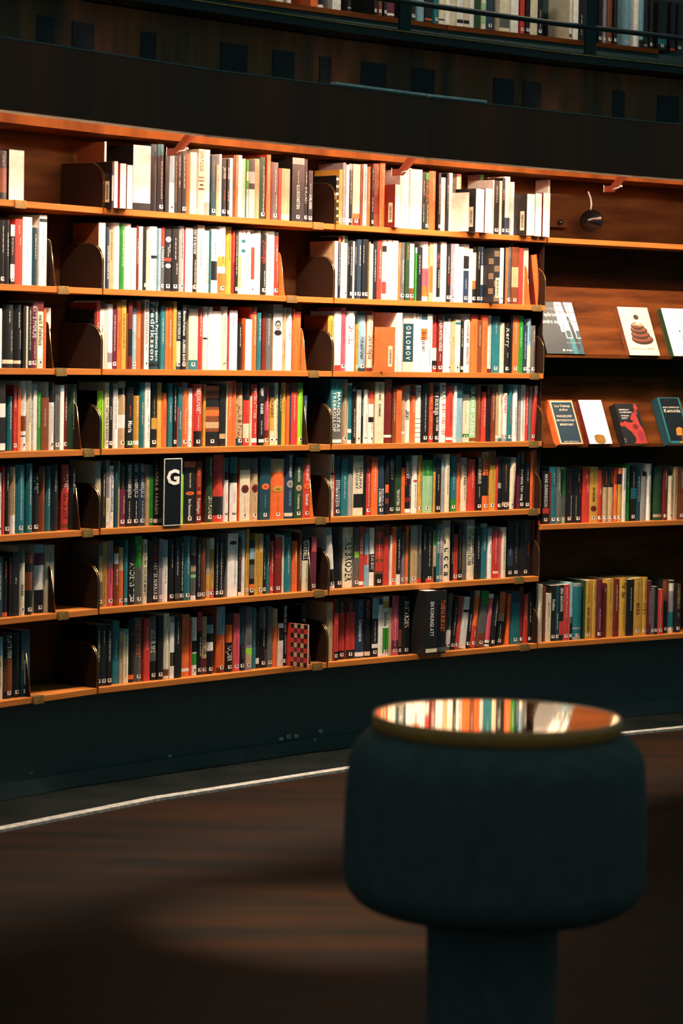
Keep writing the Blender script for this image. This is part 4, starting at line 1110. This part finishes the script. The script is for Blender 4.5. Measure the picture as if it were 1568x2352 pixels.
D6 3 6366 168 190 -25 G 0 0 #
D6 3 6540 169 196 -24 K 0 0 #
D6 3 6715 279 184 -22 R 0 0 W:~:.05:.9 K:~:.4:.6 #
D6 3 7165 317 219 -38 K 0 1 b:0:.4:B #
D6 3 7489 306 216 -37 C 0 0 b:0:.05:K b:.2:.6:M b:.6:.9:T #
D6 3 7816 375 203 -35 K 0 1 Y:STANDUPPERSKAN:.02:.52 W:~:.6:.7 #
G0 2 1620 154 210 -600 W 0 0 
G0 2 2281 361 210 -600 C 0 0 
G0 2 2837 195 210 -600 W 0 0 
G0 2 4046 381 210 -600 O 0 0 
G0 2 4444 314 210 -600 K 0 0 b:.95:1:W
G0 2 5189 202 210 -600 W 0 0 K:~:.9:.95
G0 2 5437 243 210 -600 W 0 0 K:~:.9:.95
G0 2 5999 175 210 -600 K 0 0 b:.92:.95:g
G0 2 7438 148 210 -600 K 0 0 #
G0 2 7675 179 210 -600 B 0 0 #
G0 2 7973 149 210 -600 K 0 0 #
G0 2 8165 438 210 -600 p 0 0 b:.93:.97:W
G0 2 9450 335 210 -600 K 0 0 #
G0 2 9895 359 210 -600 L 0 0 
G0 2 10260 385 210 -600 K 0 0 b:.93:.96:O
G0 2 10807 273 210 -600 T 0 0 #
G0 2 11104 336 210 -600 C 0 0 b:.9:.93:K
G0 3 -386 257 210 -600 W 0 0 
G0 3 -100 258 210 -600 C 0 0 
G0 3 187 316 210 -600 W 0 0 b:.87:.94:K
G0 3 532 303 210 -600 C 0 0 b:.87:.94:K
G0 3 841 281 210 -600 W 0 0 
G0 3 1139 349 210 -600 e 0 0 
G0 3 1517 233 210 -600 C 0 0 b:.5:.9:c
G0 3 1779 351 210 -600 N 0 0 #
G0 3 2513 544 210 -600 C 0 1 b:.75:.93:G
G0 3 3074 386 210 -600 W 0 0 
G0 3 3610 239 210 -600 R 0 0 #
G0 3 3890 219 210 -600 K 0 0 #
G0 3 4115 394 210 -600 C 0 0 
G0 3 4539 272 210 -600 K 0 0 C:~:.5:.9 #
G0 3 6297 154 210 -600 C 0 0 b:.9:.97:B
G0 3 6512 284 210 -600 W 0 0 
G0 3 6821 340 210 -600 K 0 0 W:~:.5:.9
G0 3 7596 268 210 -600 K 0 0 b:.9:.97:T
G0 3 7971 188 210 -600 K 0 0 #
G0 3 8253 188 210 -600 M 0 0 #
G0 3 8504 284 210 -600 B 0 0 #
G0 3 8882 190 210 -600 K 0 0 #
G0 3 9484 318 210 -600 L 0 0 #
G0 3 10058 305 210 -600 W 0 0 
G0 3 10369 267 210 -600 L 0 0 b:.85:1:K
G0 3 10668 226 210 -600 K 0 0 b:.93:.97:M
G0 3 10990 194 210 -600 K 0 0 #
G0 3 11444 521 210 -600 K 0 1 b:.7:.9:T #
G0 3 12193 262 210 -600 K 0 0 b:.95:1:R
G0 3 12619 263 210 -600 K 0 0 #'''
rest = MB()
def merge(dst, src, mtx):
    o = len(dst.v); dst.v += [tuple(mtx @ Vector(v)) for v in src.v]
    dst.f += [tuple(i+o for i in f) for f in src.f]; dst.m += src.m; dst.c += src.c; dst.sm += src.sm
rows = {}
for i, ln in enumerate(TABLE.split('\n')):
    t = ln.split(); k = (t[0][0], int(t[0][1])); rows.setdefault(k, []).append((i, t))
for (bl, row), L in rows.items():
    for n, (i, t) in enumerate(L):
        b = int(t[1]); s0, w, h, D = int(t[2])/1e4, int(t[3])/1e4, int(t[4])/1e3, int(t[5])/1e3
        col, tilt, own, items = t[6], float(t[7]), t[8] == '1', t[9:]
        d = .11 if (-.05 < D and D > .015) else (.072 if (D < -.05 and bl != 'G') else .135)
        z = (Z0-ROWH*row) if bl not in 'G' else H+1.322
        if bl == 'D' and row == 4: z = H-.669
        d = min(d, .183+D) if bl != 'G' else d
        cv, pg, lb, fore = book_geo(w, h, d, col, items, i)
        # keep the stated centre at mid height when a book leans
        lean = math.radians(tilt)*1.25; zoff = .0004
        loc = wp(b, s0-(math.tan(lean)*.11 if tilt else 0), D, z+zoff+(abs(math.sin(lean))*w if tilt > 0 else 0))
        rot = Matrix.Rotation(FR[b][2], 4, 'Z') @ Matrix.Rotation(lean, 4, 'Y')
        if fore: rot = Matrix.Rotation(FR[b][2], 4, 'Z') @ Matrix.Translation((w, d, 0)) @ Matrix.Rotation(math.pi, 4, 'Z')
        mtx = Matrix.Translation(loc) @ rot
        if not own:
            for q in (cv, pg, lb):
                if q: merge(rest, q, mtx)
            continue
        txt = [x for x in items if x.count(':') == 3 and x[:2] not in ('b:', 'o:')]; bands = [x for x in items if x.startswith('b:')]
        size = 'thick' if w > .042 else ('thin' if w < .018 else ''); hh = 'tall' if h > .228 else ('short' if h < .185 else '')
        feat = ''
        if fore: feat = 'with pages outward'
        elif bands: feat = 'with %s band' % CN[bands[0].split(':')[3]]
        elif txt: feat = 'with %s lettering' % CN[txt[0].split(':')[0]]
        pv = L[n-1][1][6] if n else None; nx = L[n+1][1][6] if n+1 < len(L) else None
        lab = ' '.join(x for x in (hh, size, CN[col], 'book', feat, ',', ordn(n+1)+' from left,', ROWN[row] if not (bl == 'D' and row == 4) else 'upper', 'row,', BAYL[bl]) if x).replace(' ,', ',')
        root = empty('book', (0, 0, 0), 0, lab, 'book', 'books on the shelves of the %s' % BAYL[bl])
        root.matrix_world = mtx
        cv.build('cover', M['book'], root); pg.build('page_block', M['book'], root)
        if lb: lb.build('spine_label', M['book'], root)
tag(rest.build('assorted_books', M['book']), 'remaining narrower books standing among the larger ones on all shelves', 'books', kind='stuff')

# ------------------------------------------------------------------ letter sign between the books
r = empty('letter_sign', wp(1, .289, .002, Z0-4*ROWH), FR[1][2], 'black upright sign with a large white letter G among the books', 'sign')
mb = MB(); mb.box(0, .084, 0, .12, 0, .229); mb.build('sign_body', M['gloss_black'], r, bevel=.001)
mb = MB()
for a in ((0, .084, .226, .229), (0, .0025, 0, .229), (.0815, .084, 0, .229), (0, .084, 0, .002)): mb.box(a[0], a[1], -.0015, 0, a[2], a[3])
mb.build('white_frame', M['white_paint'], r)
mb = MB(); vs, fs, adv = glyph('G', .035); xs = [v[0] for v in vs]; ys = [v[1] for v in vs]; x0, x1, y0, y1 = min(xs), max(xs), min(ys), max(ys)
mb.add([(.012+(x-x0)/(x1-x0)*.060, -.002, .138+(y-y0)/(y1-y0)*.054) for x, y in vs], fs)
mb.build('letter', M['white_paint'], r)

# ------------------------------------------------------------------ books shown with their covers facing out
LEAN = math.atan(.116/.267)
def face_text(mb, txt, x0, x1, z, hgt, col, y=-.0006):
    G, tw = text_faces(txt); sx = (x1-x0)/tw
    for x, vs, fs in G:
        if vs: mb.add([(x0+(x+gx)*sx, y, z+gy*hgt/.72) for gx, gy in vs], fs, 0, col)
def fq(mb, x0, x1, z0, z1, col, y=-.0003): mb.add([(x0, y, z0), (x1, y, z0), (x1, y, z1), (x0, y, z1)], [(0, 1, 2, 3)], 0, col)
def fpoly(mb, pts, col, y=-.0004): mb.add([(x, y, z) for x, z in pts], [tuple(range(len(pts)))], 0, col)
def blob(mb, cx, cz, rx, rz, col, y=-.0005, n=20, a0=0): fpoly(mb, [(cx+rx*math.cos(2*math.pi*i/n+a0), cz+rz*math.sin(2*math.pi*i/n+a0)) for i in range(n)], col, y)
def facing(z, s0, w, h, th, col, spine, label, art, sj=0):
    # the front cover lies in the plane y=0, pushed out from the sloped board by its thickness
    off = th/math.cos(LEAN)
    root = empty('book', wp(3, s0, -.004+off, H+z+.0015), FR[3][2], label, 'book', 'books facing out on the display racks')
    root.rotation_euler = (-LEAN, 0, FR[3][2])
    cv = MB(); c = PAL[col] if isinstance(col, str) else col; sp = PAL[spine]
    cv.box(0, w, 0, .0018, 0, h, 0, c); cv.box(0, w, th-.0018, th, 0, h, 0, c); cv.box(0, .002, .0001, th-.0001, .0001, h-.0001, 0, sp)
    art(cv, w, h); cv.build('cover', M['book'], root)
    pg = MB(); pg.box(.0021, w-.003, .0019, th-.0019, .003, h-.003, 0, PAGE); pg.build('page_block', M['book'], root)
    return root
g = PAL
def art_window(mb, w, h):
    fq(mb, w*.52, w, h*.42, h, g['L']); fq(mb, w*.60, w*.98, h*.0, h*.45, g['t'], -.0002); fq(mb, w*.70, w*.82, 0, h*.4, g['T'], -.0003)
    fq(mb, w*.50, w*.97, h*.55, h*.97, g['W'], -.00035)
    for x in (.60, .84): fq(mb, w*x, w*(x+.02), h*.45, h, g['G'], -.0004)
    for z in (.62, .80, .93): fq(mb, w*.50, w, h*z, h*(z+.015), g['G'], -.0004)
    fpoly(mb, [(w*.70, h), (w*.76, h), (w*.92, h*.1), (w*.84, h*.1)], g['K'], -.00045)
    for x in (.62, .88): fq(mb, w*x, w*(x+.16 if x < .8 else 1), h*.30, h*.46, g['C'], -.0004); fq(mb, w*(x+.02), w*(x+.14 if x < .8 else 1), h*.315, h*.45, g['t'], -.0005)
    face_text(mb, 'MAXIM GORKIJ', w*.04, w*.50, h*.845, h*.045, g['g'])
    face_text(mb, 'Urspårade och', w*.02, w*.80, h*.72, h*.075, g['W']); face_text(mb, 'andra noveller', w*.08, w*.80, h*.585, h*.075, g['W'])
    face_text(mb, 'SAGA', w*.52, w*.68, h*.055, h*.028, g['W']); blob(mb, w*.46, h*.07, w*.03, h*.02, g['W']); fq(mb, w*.56, w*.95, h*.21, h*.216, g['g'], -.0006)
def art_coil(mb, w, h):
    br, dk, hi = g['B'], srgb(52, 26, 12), g['Y']
    for k, (cx, cz, rx, rz) in enumerate(((.56, .335, .36, .115), (.53, .43, .31, .10), (.52, .525, .28, .092), (.50, .605, .22, .078))):
        y = -.0004-k*.0001; blob(mb, w*cx, h*cz, w*rx, h*rz, dk, y, 28); blob(mb, w*cx, h*(cz+.018), w*rx*.94, h*rz*.66, br, y-.00003, 28); blob(mb, w*(cx-.02), h*(cz+.034), w*rx*.7, h*rz*.22, g['S'], y-.00006, 20)
    blob(mb, w*.53, h*.69, w*.07, h*.06, g['C'], -.0009); blob(mb, w*.53, h*.79, w*.085, h*.055, dk, -.001); blob(mb, w*.60, h*.63, w*.14, h*.02, g['S'], -.001)
    for a, b, c in ((.07, .34, 'K'), (.36, .55, 'B'), (.57, .88, 'K')): face_text(mb, {'.07': 'Romain Gary', '.36': 'Émile Ajar', '.57': 'ROMANEN'}[('%.2f' % a)[1:] and '.'+('%.2f' % a)[2:]], w*a, w*b, h*.125, h*.022, g[c])
def art_bones(mb, w, h):
    for cx, cz, rx, rz, a in ((.42, .52, .03, .018, 0), (.47, .40, .025, .012, .5), (.55, .37, .04, .012, -.6), (.60, .345, .02, .012, 0), (.72, .36, .035, .012, .4), (.80, .375, .02, .01, 0), (.60, .62, .008, .006, 0), (.70, .70, .006, .005, 0)):
        blob(mb, w*cx, h*cz, w*rx, h*rz, g['K'], -.0005, 10)
    for z, x0, x1 in ((.86, .33, .48), (.79, .27, .52)):
        x = w*x0
        while x < w*x1: fq(mb, x, x+.0016, h*z, h*z+.004, g['S']); x += .0034
def art_tolstoy(mb, w, h):
    fq(mb, w*.06, w*.97, h*.015, h*.97, g['C'], -.0002); fq(mb, w*.10, w*.94, h*.03, h*.95, srgb(30, 50, 62), -.0003)
    for t, a, b, z, s in (('Leo Tolstojs', .2, .84, .84, .05), ('skrifter', .36, .72, .755, .05), ('IVAN ILJITJ DÖD', .18, .82, .61, .045), ('BERÄTTELSER FÖR FOLKET', .14, .9, .515, .045), ('MÖRKRETS MAKT', .24, .8, .42, .045), ('ALBERT BONNIERS FÖRLAG', .22, .82, .05, .018)):
        face_text(mb, t, w*a, w*b, h*z, h*s, g['C'], -.0006)
def art_plain(mb, w, h):
    fpoly(mb, [(w*.30, h*.03), (w*.42, h*.005), (w*.62, h*.005), (w*.72, h*.03), (w*.74, h*.12), (w*.70, h*.19), (w*.58, h*.21), (w*.40, h*.21), (w*.29, h*.19), (w*.27, h*.10)], srgb(140, 96, 32), -.0005)
    for z in (.15, .10): face_text(mb, 'SVERIGES', w*.38, w*.62, h*z, h*.018, g['Y'], -.0008)
def art_feet(mb, w, h):
    R = srgb(168, 54, 46); P2 = srgb(140, 40, 54)
    fpoly(mb, [(w*.50, 0), (w, 0), (w*.98, h*.35), (w*.88, h*.48), (w*.84, h*.68), (w*.74, h*.80), (w*.60, h*.70), (w*.62, h*.55), (w*.50, h*.52), (w*.28, h*.54), (w*.14, h*.50), (w*.24, h*.40), (w*.42, h*.30), (w*.56, h*.14)], R)
    for cx, cz, rx, rz in ((.11, .48, .10, .055), (.25, .51, .08, .05), (.62, .63, .09, .055), (.66, .70, .07, .04), (.85, .80, .07, .07), (.88, .90, .09, .07), (.88, .985, .08, .012)): blob(mb, w*cx, h*cz, w*rx, h*rz, R)
    blob(mb, w*.66, h*.42, w*.12, h*.07, g['D'], -.0007); blob(mb, w*.80, h*.2, w*.12, h*.14, P2, -.0007); blob(mb, w*.88, h*.80, w*.03, h*.025, g['K'], -.0008); blob(mb, w*.55, h*.02, w*.12, h*.02, R)
    for t, a, b, z in (('MINNEN AV', .12, .56, .83), ('FRAMTIDEN', .12, .66, .765), ('STEFAN', .14, .5, .68), ('QURT', .14, .42, .62)): face_text(mb, t, w*a, w*b, h*z, h*.035, g['W'], -.0009)
    fq(mb, w*.03, w*.09, h*.03, h*.13, g['g']); fq(mb, w*.04, w*.08, h*.04, h*.12, g['K'], -.0005)
def art_dog(mb, w, h):
    fq(mb, 0, w*.08, 0, h, g['T']); fq(mb, w*.93, w, 0, h, g['T']); fq(mb, 0, w*.55, 0, h*.05, g['T']); fq(mb, 0, w, h*.985, h, g['T'])
    face_text(mb, 'MARK LEVENGOOD', w*.14, w*.88, h*.77, h*.028, g['W'], -.0008); face_text(mb, 'Kattsida', w*.14, w*.9, h*.675, h*.075, g['C'], -.0008)
    dg, dk = srgb(196, 130, 50), srgb(96, 50, 20)
    fpoly(mb, [(w*.60, 0), (w*.60, h*.13), (w*.70, h*.20), (w*.84, h*.20), (w*.94, h*.12), (w*.97, 0)], dk, -.0006)
    blob(mb, w*.62, h*.26, w*.17, h*.09, dg, -.0009); blob(mb, w*.50, h*.21, w*.085, h*.045, dg, -.001); blob(mb, w*.74, h*.23, w*.065, h*.075, srgb(140, 84, 32), -.0011)
    fpoly(mb, [(w*.86, h*.18), (w*.91, h*.22), (w*.98, h*.1), (w*.96, h*.06), (w*.90, h*.1)], dg, -.0009); blob(mb, w*.44, h*.225, w*.018, h*.012, g['K'], -.0012); blob(mb, w*.56, h*.275, w*.014, h*.01, g['K'], -.0012); blob(mb, w*.56, h*.02, w*.08, h*.02, dg, -.0009)
facing(.001, .006, .200, .222, .012, srgb(34, 44, 46), 'K', 'grey-black book cover with tall windows, half behind the right bay shelf end', art_window)
facing(.001, .442, .166, .210, .018, 'C', 'B', 'white book cover with a brown coiled figure, facing out on upper rack', art_coil)
facing(.001, .678, .168, .210, .026, 'W', 'e', 'plain white book cover with small black flecks, rightmost on upper rack', art_bones)
facing(-.353, .062, .128, .187, .030, 'O', 'O', 'dark blue book cover in orange border, leftmost on the lower display rack', art_tolstoy)
facing(-.353, .232, .122, .187, .022, 'W', 'D', 'blank white book cover with gold seal and red spine, lower rack', art_plain)
facing(-.353, .408, .124, .172, .036, 'K', 'K', 'black book cover with red feet-like shapes, facing out on lower rack', art_feet)
facing(-.353, .650, .124, .200, .040, srgb(14, 22, 26), 't', 'dark book cover with brown puppy and teal edges, rightmost lower rack', art_dog)
